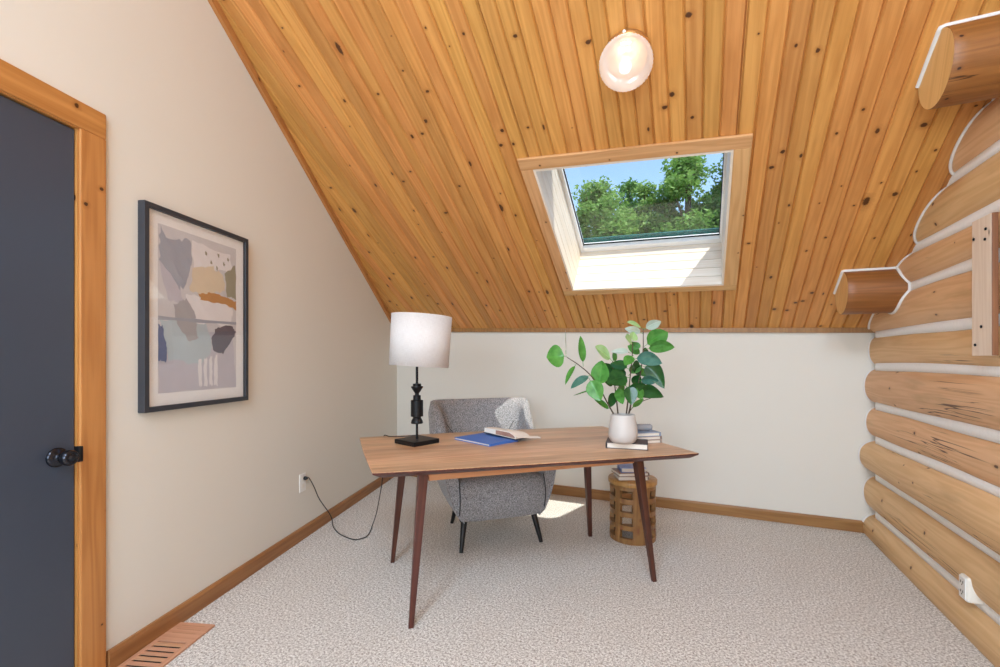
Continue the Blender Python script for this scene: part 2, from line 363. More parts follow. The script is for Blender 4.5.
# left wall with the door opening
S0=(YF-.1-L0.y)/LD.y; S1=(YB+.1-L0.y)/LD.y; DS0,DS1=-.955,-.140; DZ=2.037; SR=(YR-L0.y)/LD.y
def top(s): p=L0+LD*s; return (cz(p.x,p.y) if p.y>=YR else Z2(p.x,p.y))+.05
mb=MB(); mb.prism([(S0,-.1),(DS0,-.1),(DS0,DZ),(DS1,DZ),(DS1,-.1),(S1,-.1),(S1,top(S1)),(SR,top(SR)),(S0,top(S0))],L0,LD,(0,0,1),-LN,.13)
tag(mb.build('wall_left',M['wall'],org=L0),'tall cream side wall with the door and the framed print','wall',kind='structure')
# front wall behind the camera, with two windows
mb=MB()
W=[(-.95,-.12,.95,2.35),(.12,.95,.95,2.35)]
xs=[-1.6,-.95,-.12,.12,.95,1.4]
def fb(x0,x1,z0,z1): mb.box(((x0+x1)/2,YF-.06,(z0+z1)/2),(x1-x0,.12,z1-z0))
fb(-1.6,1.4,-.1,.95); fb(-1.6,1.4,2.35,3.3); fb(-1.6,-.95,.95,2.35); fb(-.12,.12,.95,2.35); fb(.95,1.4,.95,2.35)
tag(mb.build('wall_front',M['wall'],org=(0,YF,0)),'cream end wall with two tall windows opposite the knee wall','wall',kind='structure')
for i,(x0,x1,z0,z1) in enumerate(W):
    r=tag(empty('window_%d'%(i+2),((x0+x1)/2,YF-.06,z0)),['plain white framed window by the left wall, facing the knee wall','plain white framed window by the log wall, facing the knee wall'][i],'window',kind='structure')
    f=MB()
    for (a,b,c,d) in ((x0,x0+.05,z0,z1),(x1-.05,x1,z0,z1),(x0,x1,z0,z0+.05),(x0,x1,z1-.05,z1)): f.box(((a+b)/2,YF-.06,(c+d)/2),(b-a,.07,d-c))
    f.build('window_frame',M['sash'],r); g=MB(); g.box(((x0+x1)/2,YF-.06,(z0+z1)/2),(x1-x0-.1,.008,z1-z0-.1)); g.build('pane',M['pane'],r)

# ceiling boards (V grooved), with the skylight opening
OX0,OX1,OY0,OY1=-.87,.1785,2.477,3.389     # opening: x range, y range (upper edge OY0, lower edge OY1)
mb=MB(); PW=.0763; G0=.0355
def strip(x0,x1,y0,y1):
    gd=.011; gw=.0075
    rows=[]
    for y in (y0,y1):
        rows.append([C(x0,y,gd),C(min(x0+gw,x1),y,0),C(max(x1-gw,x0),y,0),C(x1,y,gd)])
    for j in range(3):
        pts=[rows[0][j],rows[0][j+1],rows[1][j+1],rows[1][j]]
        xs_=[x0,x0+gw,x1-gw,x1]; k=y0*1.18; e=y1*1.18; q=G0
        uv=[(xs_[j]-q,k),(xs_[j+1]-q,k),(xs_[j+1]-q,e),(xs_[j]-q,e)]
        mb.face(pts,uv)
k=math.floor((-3.15-G0)/PW)
while G0+k*PW<1.25:
    x0=G0+k*PW; x1=x0+PW; k+=1
    cuts=[x0]+[c for c in (OX0-.012,OX1+.012) if x0<c<x1]+[x1]
    for a,b in zip(cuts,cuts[1:]):
        mid=(a+b)/2
        if OX0-.012<mid<OX1+.012: strip(a,b,YR,OY0-.028+.05*(mid-OX0)/(OX1-OX0)); strip(a,b,OY1+.015,YB+.02)
        else: strip(a,b,YR,YB+.02)
# the far slope behind the ridge and the roof deck above
RW=[(-1.05,-.15),(.05,.95)]; RY0,RY1=-.75,-1.75          # two unseen roof windows added in the far slope for light from above
def far(mb,x0,x1,y0,y1,up=0): mb.face([(x0,y0,Z2(x0,y0)+up),(x1,y0,Z2(x1,y0)+up),(x1,y1,Z2(x1,y1)+up),(x0,y1,Z2(x0,y1)+up)])
def farslope(mb,xa,xb,ye,up):
    far(mb,xa,xb,YR,RY0,up); far(mb,xa,xb,RY1,ye,up)
    for x0,x1 in ((xa,RW[0][0]),(RW[0][1],RW[1][0]),(RW[1][1],xb)): far(mb,x0,x1,RY0,RY1,up)
farslope(mb,-3.2,1.35,YF-.1,0)
ce=mb.build('ceiling',[M['ceil']],org=(0,0,0),fix=False)
tag(ce,'sloping knotty pine board ceiling with grooved joints','ceiling',kind='structure')
mb=MB()
def slab(x0,x1,y0,y1,o0=.02,o1=.2):
    a=[C(x0,y0,o0),C(x1,y0,o0),C(x1,y1,o0),C(x0,y1,o0)]; b=[C(x0,y0,o1),C(x1,y0,o1),C(x1,y1,o1),C(x0,y1,o1)]
    mb.face(a); mb.face(b)
    for i in range(4): mb.face([a[i],a[(i+1)%4],b[(i+1)%4],b[i]])
sx0,sx1,sy0,sy1=OX0-.02,OX1+.02,OY0-.03,OY1+.02
slab(-3.5,sx0,YR,4.6); slab(sx1,1.7,YR,4.6); slab(sx0,sx1,YR,sy0-.01); slab(sx0,sx1,sy1,4.6)
zr=cz(0,YR)+.02/CN.z
farslope(mb,-3.5,1.7,YF-.6,.25); farslope(mb,-3.5,1.7,YF-.6,.02)
for x0,x1 in RW:
    for (a,b,c,d) in ((x0,RY0,x0,RY1),(x1,RY0,x1,RY1),(x0,RY0,x1,RY0),(x0,RY1,x1,RY1)):
        mb.face([(a,b,Z2(a,b)),(c,d,Z2(c,d)),(c,d,Z2(c,d)+.25),(a,b,Z2(a,b)+.25)])
tag(mb.build('roof',M['shingle'],org=(0,0,3)),'dark shingled roof deck above the pine ceiling','roof',kind='structure')

for i,(x0,x1) in enumerate(RW):
    r=tag(empty('window_%d'%(i+4),((x0+x1)/2,(RY0+RY1)/2,Z2(0,-1.25))),['white framed roof window in the far slope, on the left wall side','white framed roof window in the far slope, on the log wall side'][i],'window',kind='structure')
    f=MB(); P4=[(x0,RY0),(x1,RY0),(x1,RY1),(x0,RY1)]
    for k in range(4):
        a=Vector((*P4[k],Z2(*P4[k])+.10)); b=Vector((*P4[(k+1)%4],Z2(*P4[(k+1)%4])+.10)); f.tube([a,b],.028,4)
    f.build('window_frame',M['sash'],r)
    g=MB(); lo=[Vector((x,y,Z2(x,y)+.10)) for x,y in P4]; g.face(lo); g.face([p+Vector((0,0,.008)) for p in lo])
    for k in range(4): g.face([lo[k],lo[(k+1)%4],lo[(k+1)%4]+Vector((0,0,.008)),lo[k]+Vector((0,0,.008))])
    g.build('pane',M['pane'],r)

# trims
mb=MB()
p0=Vector((-3.0,YB,cz(-3.0,YB))); p1=Vector((1.16,YB,cz(1.16,YB)))
d=(p1-p0); Xd=d.normalized()
mb.prism([(0,-.020),(d.length,-.020),(d.length,.016),(0,.016)],p0+Vector((0,-.024,0)),Xd,(0,0,1),(0,1,0),.024)
tag(mb.build('trim_1',M['base'],bevel=.003),'slim pine strip along the top of the knee wall','trim',kind='structure')
mb=MB(); a=[];
for yy in (YR+.02,YB-.02):
    x=lwx(yy); b=Vector((x,yy,cz(x,yy)))
    a.append([b+LN*.0-Vector((0,0,.052)),b+LN*.022-Vector((0,0,.052)),b+LN*.026+Vector((0,0,-.006)),b+LN*.0+Vector((0,0,.012))])
mb.grid(a,cu=True,sm=False); mb.face(a[0]); mb.face(a[1])
tag(mb.build('trim_2',M['trim'],bevel=.002),'slanted pine strip where the left wall meets the ceiling','trim',kind='structure')
# baseboards
mb=MB(); s0=-.038; s1=(YB-L0.y)/LD.y; hb=.082
mb.prism([(0,0),(.016,0),(.016,hb-.012),(.010,hb),(0,hb)],LWp(s0,0),LN,(0,0,1),LD,s1-s0)
tag(mb.build('baseboard_left',M['base'],bevel=.002),'brown stained pine baseboard along the left wall','baseboard',kind='structure')
mb=MB(); mb.prism([(0,0),(.016,0),(.016,hb-.012),(.010,hb),(0,hb)],(lwx(YB)+.01,YB,0),(0,-1,0),(0,0,1),(1,0,0),XG-.06-lwx(YB))
tag(mb.build('baseboard_back',M['base'],bevel=.002),'brown stained pine baseboard along the knee wall','baseboard',kind='structure')

# door
rot=Matrix((LD,LN,Vector((0,0,1)))).transposed()      # local x along wall, y inward, z up
door=tag(empty('door_1',LWp((DS0+DS1)/2,0)),'dark slate painted door in a honey pine casing on the left wall','door',kind='structure')
def lbox(m,s0,s1,o0,o1,z0,z1,mi=0): m.box(LWp((s0+s1)/2,(z0+z1)/2,(o0+o1)/2),(s1-s0,o1-o0,z1-z0),rot,mi)
m=MB(); lbox(m,DS0+.006,DS1-.006,-.045,-.005,.012,DZ-.008); leaf=m.build('leaf',M['door'],door,bevel=.002)
m=MB(); lbox(m,DS1-.003,DS1+.012,-.12,.003,0,DZ+.012); lbox(m,DS0-.012,DS0+.003,-.12,.003,0,DZ+.012); lbox(m,DS0-.012,DS1+.012,-.12,.003,DZ-.003,DZ+.012); m.build('jamb',M['trim'],door,bevel=.001)
for nm,(a,b,z0,z1) in (('a',(DS1+.001,DS1+.0925,0,DZ+.001)),('b',(DS0-.0995,DS0-.003,0,DZ+.001)),('c',(DS0-.0995,DS1+.0925,DZ+.001,DZ+.097))):
    m=MB(); lbox(m,a,b,0,.013,z0,z1); m.build('casing',M['trim'],door,bevel=.004)
kc=LWp(-.203,.862,-.005); KM=Matrix((LD,Vector((0,0,1)),LN)).transposed()
m=MB(); m.lathe([(.0335,0),(.0335,.006),(.028,.011),(.016,.012),(.012,.016),(.0115,.03),(.015,.034),(.024,.040),(.027,.048),(.027,.056),(.0235,.064),(.016,.068),(.015,.066),(.0115,.066),(.011,.069),(0.0005,.070)],kc,28,M=KM)
kn=m.build('knob',M['knobmetal'],door)
m=MB(); lbox(m,DS1-.005,DS1+.010,-.02,.0145,.832,.89); m.build('strike_plate',M['black'],door,bevel=.004)

# ------------------------------------------------------------------ right log wall
GAP=[-.055,.155,.41,.658,.888,1.158,1.368,1.615,1.82,2.06,2.28,2.51,2.74,2.98,3.20,3.44,3.68,3.92]
BUL=[1.070,1.073,1.048,1.088,1.078,1.098,1.09,1.083,1.08,1.075,1.08,1.075,1.08,1.075,1.08,1.08,1.08]
GW=.013
def gapz(k,y): return GAP[k]+ (.016*noise.noise((y*.9,k*5.3,1.7)) if k>0 else 0)
def gapw(k,y): return GW*(1+.55*noise.noise((y*1.6,k*3.1,9.2))) if k>0 else 0.0
def logx(i,y,z):
    a=gapz(i,y)+gapw(i,y); b=gapz(i+1,y)-gapw(i+1,y); t=(z-(a+b)/2)/((b-a)/2); t=max(-1,min(1,t))
    xb=BUL[i]+.014*noise.noise((y*.8,i*7.7,3.3))+.004*noise.noise((y*3,i*7.7,z*4))
    return XG-(XG-xb)*max(0,(1-abs(t)**2.3))**.52
def wallx(y,z):
    for i in range(17):
        if gapz(i,y)<=z<gapz(i+1,y): return min(logx(i,y,z),XG-.035)
    return XG
wr=tag(empty('wall_right',(XG,1,0)),'stacked peeled log wall with white chinking between the logs','wall',kind='structure')
mb=MB(); mb.box((XG+.10,.9,1.95),(.16,6.1,4.2)); mb.build('wall_core',M['chink'],wr)
NY=70; ys=[YF+(YB+.004-YF)*j/NY for j in range(NY+1)]; NTH=16
for i in range(17):
    # logs stop a little above the ceiling boards
    ymax=YB+.004; zt=GAP[i]
    ylim=(CC-.03-zt)/.62989+.35
    Y=[y for y in ys if y<=min(ymax,max(ylim,YF+.5))]
    m=MB(); rows=[]
    for y in Y:
        a=gapz(i,y)+gapw(i,y); b=gapz(i+1,y)-gapw(i+1,y); r=[]
        for k in range(NTH+1):
            t=-math.cos(math.pi*k/NTH); z=(a+b)/2+t*(b-a)/2; r.append((logx(i,y,z),y,z))
        rows.append(r)
    m.grid(rows); m.face([Vector(p) for p in rows[-1]]); m.face([Vector(p) for p in reversed(rows[0])])
    m.build('log',M['log'],wr)
m=MB()
for k in range(1,17):
    yl=min(YB,(CC-.03-GAP[k])/.62989+.2); Y=[y for y in ys if y<=yl]
    if len(Y)<2: continue
    rows=[]
    for y in Y:
        g=gapz(k,y); w=gapw(k,y)+.015
        rows.append([(XG+.01,y,g-w),(XG-.034,y,g-w*.85),(XG-.036,y,g),(XG-.034,y,g+w*.85),(XG+.01,y,g+w)])
    m.grid(rows)
m.build('chinking',M['chink'],wr)
# caulk where logs meet ceiling and the knee wall
m=MB()
for i in range(6,13):
    pts=[]
    for k in range(25):
        t=-math.cos(math.pi*k/24); z=(GAP[i]+GAP[i+1])/2+t*(GAP[i+1]-GAP[i]-2*GW)/2
        y=(CC-.03-z)/.62989
        if y>YB: continue
        for _ in range(4):
            x=min(logx(i,y,z),XG-.01); y=(CC+CA*x-z)/.62989
        if y<YB: pts.append(Vector((x-.003,y,z))-CN*.004)
    if len(pts)>2: m.tube(pts,.0065,8)
for i in range(0,7):
    pts=[]
    for k in range(21):
        t=-math.cos(math.pi*k/20); z=(GAP[i]+GAP[i+1])/2+t*(GAP[i+1]-GAP[i]-2*GW)/2
        if z<.0 or z>cz(1.1,YB)-.03: continue
        pts.append(Vector((logx(i,YB-.004,z)-.002,YB-.005,z)))
    if len(pts)>2: m.tube(pts,.0055 if i else .009,8)
m.build('caulk',M['caulk'],wr)

# log purlins (cut stubs under the ceiling)
def purlin(yc,zc,r,x0,label):
    root=tag(empty('log_purlin',(x0+.15,yc,zc-r)),label,'beam','log purlin stubs under the ceiling')
    x1=XG+.03; n=40
    def ring(x,rr=r):
        out=[]
        for k in range(n):
            a=2*math.pi*k/n; q=rr*(1+.02*math.sin(2*a+1)+.012*math.sin(3*a)); p=Vector((x,yc+q*math.cos(a),zc+q*math.sin(a)))
            lim=cz(x,p.y)+.012/CN.z
            if p.z>lim: p=p-CN*((p.z-lim)*CN.z)
            out.append(p)
        return out
    m=MB(); rows=[ring(x0,r*.985),ring(x0+.004)]+[ring(x0+.004+(x1-x0-.004)*j/8) for j in range(1,9)]
    m.grid(rows,cu=True); body=m.build('beam_body',M['purlin'],root)
    m=MB(); rows=[[ (Vector((x0,yc,zc))+(p-Vector((x0,yc,zc)))*f) for p in ring(x0,r*.985)] for f in (1,.66,.33,.02)]
    m.grid(rows,cu=True); m.face(rows[-1])
    # straight sawn grain across the cut face
    e=m.build('end_face',M['endgrain'],root); 
    for poly in e.data.polygons:
        for li in poly.loop_indices:
            v=e.data.vertices[e.data.loops[li].vertex_index].co; e.data.uv_layers[0].data[li].uv=(v.y*.8+v.z*.3,v.z*.5-v.y*.2)
    # caulk: along both ceiling contacts, round the cut end and against the log wall
    y0=yc; A=[]
    # contact y: |p-c|=r on ceiling
    def contact(x):
        best=[]
        c=Vector((x,yc,zc)); q=C(x,yc); dist=(q-c).dot(CN); foot=c+CN*dist; h=math.sqrt(max(r*r-dist*dist,1e-4)); T=Vector((0,1,CB)).normalized()
        return foot-T*h,foot+T*h
    m=MB(); u0,d0=contact(x0-.004); xe=wallx(u0.y,u0.z-.03); u1,_=contact(xe); xe2=wallx(d0.y,d0.z-.03); _,d1=contact(xe2)
    off=CN*-.004
    m.tube([d0+off,u0+off+(d0-u0)*.04,u0+off,u0+off+Vector((.012,-.006,0)),u1+off+Vector((0,-.006,0))],[.009,.010,.010,.0095,.009],8)
    m.tube([d0+off+Vector((.02,.004,0)),d1+off+Vector((0,.004,0))],.006,8)
    pts=[]
    for k in range(30):
        a=math.pi*.62+ (math.pi*1.38)*k/29
        p=Vector((0,yc+r*math.cos(a),zc+r*math.sin(a))); x=wallx(p.y,p.z)
        if p.z<cz(x,p.y): pts.append(Vector((x-.004,p.y,p.z)))
    if len(pts)>3: m.tube(pts,.0085,8)
    m.build('caulk',M['caulk'],root)
    return root
purlin(3.365,1.615,.135,.828,'short dark log purlin stub low in the corner where ceiling meets log wall')
purlin(2.245,2.32,.140,.848,'dark log purlin stub high up on the log wall, well above the pale batten')

# batten on the log wall
r=tag(empty('wooden_batten',(1.07,2.43,1.215)),'pale vertical board with dark stained edge screwed across the logs','board')
m=MB(); m.box((1.071,2.432,1.497),(.018,.134,.560)); bo=m.build('board',M['batten'],r,bevel=.002)
m=MB(); m.box((1.0715,2.3615,1.497),(.0185,.007,.558)); m.build('edge_strip',M['batten_side'],r,bevel=.002)  # edge strip in a darker brown than the board face
for y,z in ((2.478,1.700),(2.395,1.722),(2.400,1.682),(2.468,1.262),(2.425,1.335)):
    m=MB(); m.lathe([(.0058,0),(.0058,.003),(.003,.004),(.0004,.0035)],(1.0600,y,z),14,M=Matrix(((0,0,-1),(0,1,0),(1,0,0)))); m.build('screw',M['black'],r)
# receptacle box low on the log wall
r=tag(empty('electrical_outlet',(1.09,2.565,.163)),'cream surface mounted outlet box low on the log wall','outlet')
m=MB(); m.box((1.094,2.565,.216),(.066,.062,.106)); m.build('box',M['offwhite'],r,bevel=.010,seg=4)
m=MB(); m.box((1.0605,2.565,.216),(.005,.050,.092)); pl_=m.build('cover_plate',M['white'],r,bevel=.002)
for z in (.196,.236):
    m=MB()
    for dy in (-.008,.008): m.box((1.0578,2.565+dy,z+.004),(.002,.003,.010))
    m.lathe([(.003,0),(.003,.0012)],(1.0582,2.565,z-.008),10,M=Matrix(((0,0,-1),(0,1,0),(1,0,0)))); m.build('socket',M['dark'],r)

# ------------------------------------------------------------------ skylight
sk=tag(empty('window_1',C((OX0+OX1)/2,(OY0+OY1)/2)),'roof skylight in a white board shaft with pine casing','window',kind='structure')
TV=Vector((0,-1,-CB)).normalized(); TU=Vector((1,0,CA)).normalized()     # up the slope / across
D=.38
def cbox(m,x0,x1,y0,y1,o0,o1,mi=0,along=None,uo=(0,0)):
    sk_=lambda x,y: y+(-.008+.050*(x-OX0)/(OX1-OX0))*(OY1-y)/(OY1-OY0)
    a=C(x0,sk_(x0,y0)); b=C(x1,sk_(x1,y0)); c=C(x1,sk_(x1,y1)); d=C(x0,sk_(x0,y1))
    lo=[p+CN*o0 for p in (a,b,c,d)]; hi=[p+CN*o1 for p in (a,b,c,d)]
    wx=x1-x0; wy=(y1-y0)*1.18; al=('x' if wx>wy else 'y') if along is None else along
    def uv(i,o): 
        q=[(0,0),(wx,0),(wx,wy),(0,wy)][i]; return (q[0]+o+uo[0],q[1]+uo[1]) if al=='y' else (q[1]+o+uo[0],q[0]+uo[1])
    base=[m.vert(p) for p in lo+hi]
    for q in ((3,2,1,0),(4,5,6,7),(0,1,5,4),(1,2,6,5),(2,3,7,6),(3,0,4,7)):
        m.f.append([base[k] for k in q]); m.uv.append([uv(k%4,(o1-o0) if k>3 else 0) for k in q]); m.mi.append(mi); m.sm.append(False)
ct=.018
for nm,a in (('top',(-.945,.258,OY0-.062,OY0)),('bottom',(-.945,.258,OY1,OY1+.045)),('left',(-.945,OX0,OY0,OY1)),('right',(OX1,.258,OY0,OY1))):
    m=MB(); cbox(m,a[0],a[1],a[2],a[3],-ct,0); m.build('casing',M['casing'],sk,bevel=.003)
# shaft lining boards (four sides, boards run round the shaft)
def lining(kind):
    m=MB(); n=5; h=(D+ct)/n
    for k in range(n):
        o0=-ct+k*h+.0025; o1=-ct+(k+1)*h-.0025
        if kind=='lower': cbox(m,OX0,OX1,OY1-.012,OY1+.006,o0,o1,along='x',uo=(k*.31,0))
        if kind=='upper': cbox(m,OX0,OX1,OY0-.006,OY0+.012,o0,o1,along='x',uo=(k*.31,0))
        if kind=='left': cbox(m,OX0-.006,OX0+.012,OY0+.012,OY1-.012,o0,o1,along='y',uo=(k*.31,0))
        if kind=='right': cbox(m,OX1-.012,OX1+.006,OY0+.012,OY1-.012,o0,o1,along='y',uo=(k*.31,0))
    # solid backing so no daylight leaks through the board joints
    if kind=='lower': cbox(m,OX0-.02,OX1+.02,OY1+.004,OY1+.02,0.001,D)
    if kind=='upper': cbox(m,OX0-.02,OX1+.02,OY0-.02,OY0-.004,0.001,D)
    if kind=='left': cbox(m,OX0-.02,OX0-.004,OY0,OY1,0.001,D)
    if kind=='right': cbox(m,OX1+.004,OX1+.02,OY0,OY1,0.001,D)
    m.build('shaft_lining',M['white_boards'],sk)
for kd in ('lower','upper','left','right'): lining(kd)
fw_=.034; bw_=.045
m=MB()
cbox(m,OX0-.03,OX0+fw_,OY0-.03,OY1+.03,D,D+.07); cbox(m,OX1-.026,OX1+.03,OY0-.03,OY1+.03,D,D+.07)
cbox(m,OX0+fw_,OX1-.026,OY0-.03,OY0+.03,D,D+.07); cbox(m,OX0+fw_,OX1-.026,OY1-bw_,OY1+.03,D,D+.07)
sash=m.build('sash',M['sash'],sk,bevel=.003)
m=MB(); cbox(m,OX0+fw_,OX1-.026,OY1-bw_-.005,OY1-bw_,D+.036,D+.045); cbox(m,OX0+fw_,OX0+fw_+.005,OY0+.03,OY1-bw_,D+.03,D+.045); cbox(m,OX1-.031,OX1-.026,OY0+.03,OY1-bw_,D+.036,D+.045); m.build('gasket',M['black_matte'],sash)
m=MB(); cbox(m,OX0+fw_,OX1-.026,OY0+.03,OY1-bw_,D+.045,D+.052); m.build('pane',M['pane'],sk)
m=MB(); cbox(m,OX0+fw_+.004,OX1-.03,OY1-bw_-.044,OY1-bw_-.006,D+.054,D+.060); m.build('glass_edge_band',M['teal'],sk)  # mottled teal strip paints leaf reflections along the pane's lower edge

# ------------------------------------------------------------------ ceiling lamp
lc=C(-.277,2.055); KM=Matrix((TU,-TV,-CN)).transposed()
KM=Matrix((TU,TU.cross(-CN)*-1,-CN)).transposed()
r=tag(empty('ceiling_light',lc),'round ribbed glass flush ceiling light on a brass base above the skylight','light')
m=MB(); m.lathe([(.098,0),(.102,.004),(.102,.022),(.094,.034),(.084,.038)],lc,40,M=KM); m.build('base_ring',M['brass'],r)
m=MB(); prof=[]
for k in range(15):
    a=R(-38)+R(128)*k/14; prof.append((.113*math.cos(a) if k<14 else .0006,.082+.078*math.sin(a)))
rows=[]; n=96
for ri,(rr,z) in enumerate(prof):
    amp=.003*(1 if ri<12 else .3)
    rows.append([lc+KM@Vector(((rr+amp*(k%2)*(rr>.02))*math.cos(2*math.pi*k/n),(rr+amp*(k%2)*(rr>.02))*math.sin(2*math.pi*k/n),z)) for k in range(n)])
m.grid(rows,cu=True); m.build('glass_globe',M['globe'],r)
m=MB(); m.lathe([(.012,.045),(.013,.065),(.020,.085),(.026,.105),(.022,.126),(.010,.136),(.0006,.138)],lc,20,M=KM); m.build('bulb',M['bulb'],r)
m=MB(); m.lathe([(.006,0),(.008,.004),(.006,.009),(.0006,.010)],lc+TV*.102-CN*.020,12,M=KM); m.build('retaining_screw',M['white'],r)

# ------------------------------------------------------------------ desk
DA=R(41.0); U=Vector((math.cos(DA),math.sin(DA),0)); V=Vector((-U.y,U.x,0)); ZT=.73
FEET=[Vector((-1.169,1.666,0)),Vector((-1.645,2.158,0)),Vector((-.204,2.544,0)),Vector((-.655,3.018,0))]
DC=sum(FEET,Vector())/4
desk=tag(empty('desk',DC),'walnut desk with splayed dark tapered legs in the middle of the carpet','desk')
cor=[Vector((-1.23,1.477,0)),Vector((.019,2.459,0)),Vector((-.606,3.187,0)),Vector((-1.863,2.123,0))]
outl=[]
for i in range(4):
    a=cor[i]; b=cor[(i+1)%4]; e=(b-a); nrm=Vector((e.y,-e.x,0)).normalized(); bul=.016 if i in(0,2) else .006
    for k in range(12):
        t=k/12; outl.append(a+e*t+nrm*bul*4*t*(1-t))
cen=sum(outl,Vector())/len(outl)
def inset(p,d): q=p-cen; return p-q.normalized()*d
m=MB(); rows=[]
for z,dn in ((ZT-.028,.045),(ZT-.022,.030),(ZT-.010,.004),(ZT-.006,.001),(ZT-.002,.001),(ZT,.004)): rows.append([inset(p,dn)+Vector((0,0,z)) for p in outl])
m.grid(rows,cu=True,sm=False)
m.face(rows[-1],[((p-cen).dot(V),(p-cen).dot(U)) for p in rows[-1]]); m.face(list(reversed(rows[0])))
n_side=(len(rows)-1)*len(outl)
dt=m.build('desktop',[M['desk'],M['leg']],desk)
# the eased edge is finished darker, like the legs
for p in dt.data.polygons:
    if len(p.vertices)==4 and p.center.z<ZT-.0025: p.material_index=1
tops=[]
A=R(41.7); u_=Vector((math.cos(A),math.sin(A),0)); v_=Vector((-u_.y,u_.x,0))
for (su,sv),f in zip(((-1,-1),(-1,1),(1,-1),(1,1)),FEET): tops.append(f-u_*su*.066-v_*sv*.066+Vector((0,0,ZT-.022)))
for f,t in zip(FEET,tops):
    m=MB(); rows=[]
    for k in range(5):
        q=k/4; p=f.lerp(t,q); h=.0115+.0125*q
        rows.append([p+u_*a*h+v_*b*h for a,b in ((-1,-1),(1,-1),(1,1),(-1,1))])
    m.grid(rows,cu=True,sm=False,swap=False); m.face(rows[0]); m.face(rows[-1]); m.build('leg',M['leg'],desk,bevel=.004)
def bar(a,b,zt,zb,th,name='apron'):
    m=MB(); d=(b-a); l=d.length; d.normalize(); n=Vector((-d.y,d.x,0)); Mx=Matrix((d,n,Vector((0,0,1)))).transposed()
    c=(a+b)/2; m.box((c.x,c.y,(zt+zb)/2),(l,th,zt-zb),Mx); return m.build(name,M['apron'],desk,bevel=.002)
t0,t1,t2,t3=[Vector((t.x,t.y,0)) for t in tops]
bar(t0+u_*.022,t2-u_*.022,ZT-.026,ZT-.096,.02); bar(t1+u_*.022,t3-u_*.022,ZT-.026,ZT-.096,.02)
bar(t0+v_*.022,t1-v_*.022,ZT-.026,ZT-.096,.02); bar(t2+v_*.022,t3-v_*.022,ZT-.026,ZT-.096,.02)

# ------------------------------------------------------------------ armchair
CWd=Vector((.744,.668,0)).normalized(); CDp=Vector((-CWd.y,CWd.x,0)); CO=Vector((-1.13,2.61,0))
def K(x,y,z): return CO+CWd*x+CDp*y+Vector((0,0,z))
chair=tag(empty('armchair',K(0,.27,0)),'grey tweed upholstered low armchair tucked behind the desk','armchair')
def hw(z):
    t=max(0,min(1,(z-.18)/.42)); return .268+.118*(1-(1-t)**2)+.008*sstep(.6,.9,z)
def yb(z): return .47+.135*((z-.19)/.71)
def path(z,inn,n=44):
    """U-shaped plan from left arm front round the back to right arm front; inn = inset"""
    a=hw(z)-inn; Y1=yb(z)-inn; Y0=-.02+.02*sstep(.3,.6,z); rr=.075; pts=[]
    L1=Y1-rr-Y0; arc=rr*math.pi/2; L2=2*(a-rr); T=2*L1+2*arc+L2
    for k in range(n+1):
        s=T*k/n
        if s<L1: p=(-a,Y0+s)
        elif s<L1+arc: q=(s-L1)/rr; p=(-a+rr-rr*math.cos(q),Y1-rr+rr*math.sin(q))
        elif s<L1+arc+L2: q=s-L1-arc; p=(-a+rr+q,Y1-.0-.03*math.sin(math.pi*q/L2)*-0)
        elif s<L1+2*arc+L2: q=(s-L1-arc-L2)/rr; p=(a-rr+rr*math.sin(q),Y1-rr+rr*math.cos(q))
        else: p=(a,Y1-rr-(s-L1-2*arc-L2))
        pts.append((p,k/n))
    return pts
def ztop(f):
    d=abs(f-.5)*2        # 0 back centre, 1 arm tips
    return .54+.358*(1-sstep(.43,.70,d))
m=MB(); rows=[]; zb=.185; NZ=10
pts0=path(.5,0)
def col_at(j,inn,zz): return path(zz,inn)[j][0]
outer=[];inner=[]
for i in range(NZ+1):
    ro=[]
    for j in range(45):
        f=j/44; z=zb+(ztop(f)-zb)*i/NZ; x,y=col_at(j,0.0 if i<NZ else .014,z); b=.0
        if i==0: x*=.93; y=.02+(y-.02)*.96
        ro.append(K(x,y,z))
    outer.append(ro)
for i in range(NZ+1):
    ro=[]
    for j in range(45):
        f=j/44; z=ztop(f)-(ztop(f)-.36)*i/NZ; d=abs(f-.5)*2; th=.065+.025*sstep(.3,.55,d)*(1-sstep(.75,1,d)*.3)
        x,y=col_at(j,th if i>0 else .05,z); ro.append(K(x,y,z))
    inner.append(ro)
allr=outer+[[ (p+q)/2+Vector((0,0,.010)) for p,q in zip(outer[-1],inner[0])]]+inner
m.grid(allr)
for j in (0,44): m.face([r_[j] for r_ in allr])
m.build('backrest',M['tweed'],chair,weld=False)
# seat: rounded block with a full front panel
m=MB(); rows=[]
NS=26
for i in range(21):
    tx=-1+2*i/20; row=[]
    for j in range(NS):
        s=j/(NS-1)
        # profile from bottom-back, bottom-front, up the bulging front, over the rounded nose, back over the seat
        if s<.15: y=.46-(.47)*s/.15; z=.187
        elif s<.55:
            q=(s-.15)/.40; z=.187+.215*q; y=-.012-.045*math.sin(math.pi*min(1,q*.75))-.01
        elif s<.72:
            q=(s-.55)/.17; a=q*math.pi/2; y=-.0535+.07*(1-math.cos(a)); z=.402+.060*math.sin(a)
        else:
            q=(s-.72)/.28; y=.0165+.44*q; z=.462-.02*q
        e=abs(tx)**6; wz=min(hw(max(z,.19))-.004,.283)
        z=z-(.02*e if s>.55 else 0)
        row.append(K(tx*wz,y+.03*abs(tx)**4*(s>.1),z))
    rows.append(row)
m.grid(rows); m.face(rows[0]); m.face(list(reversed(rows[-1])))
seat=m.build('seat',M['tweed'],chair)
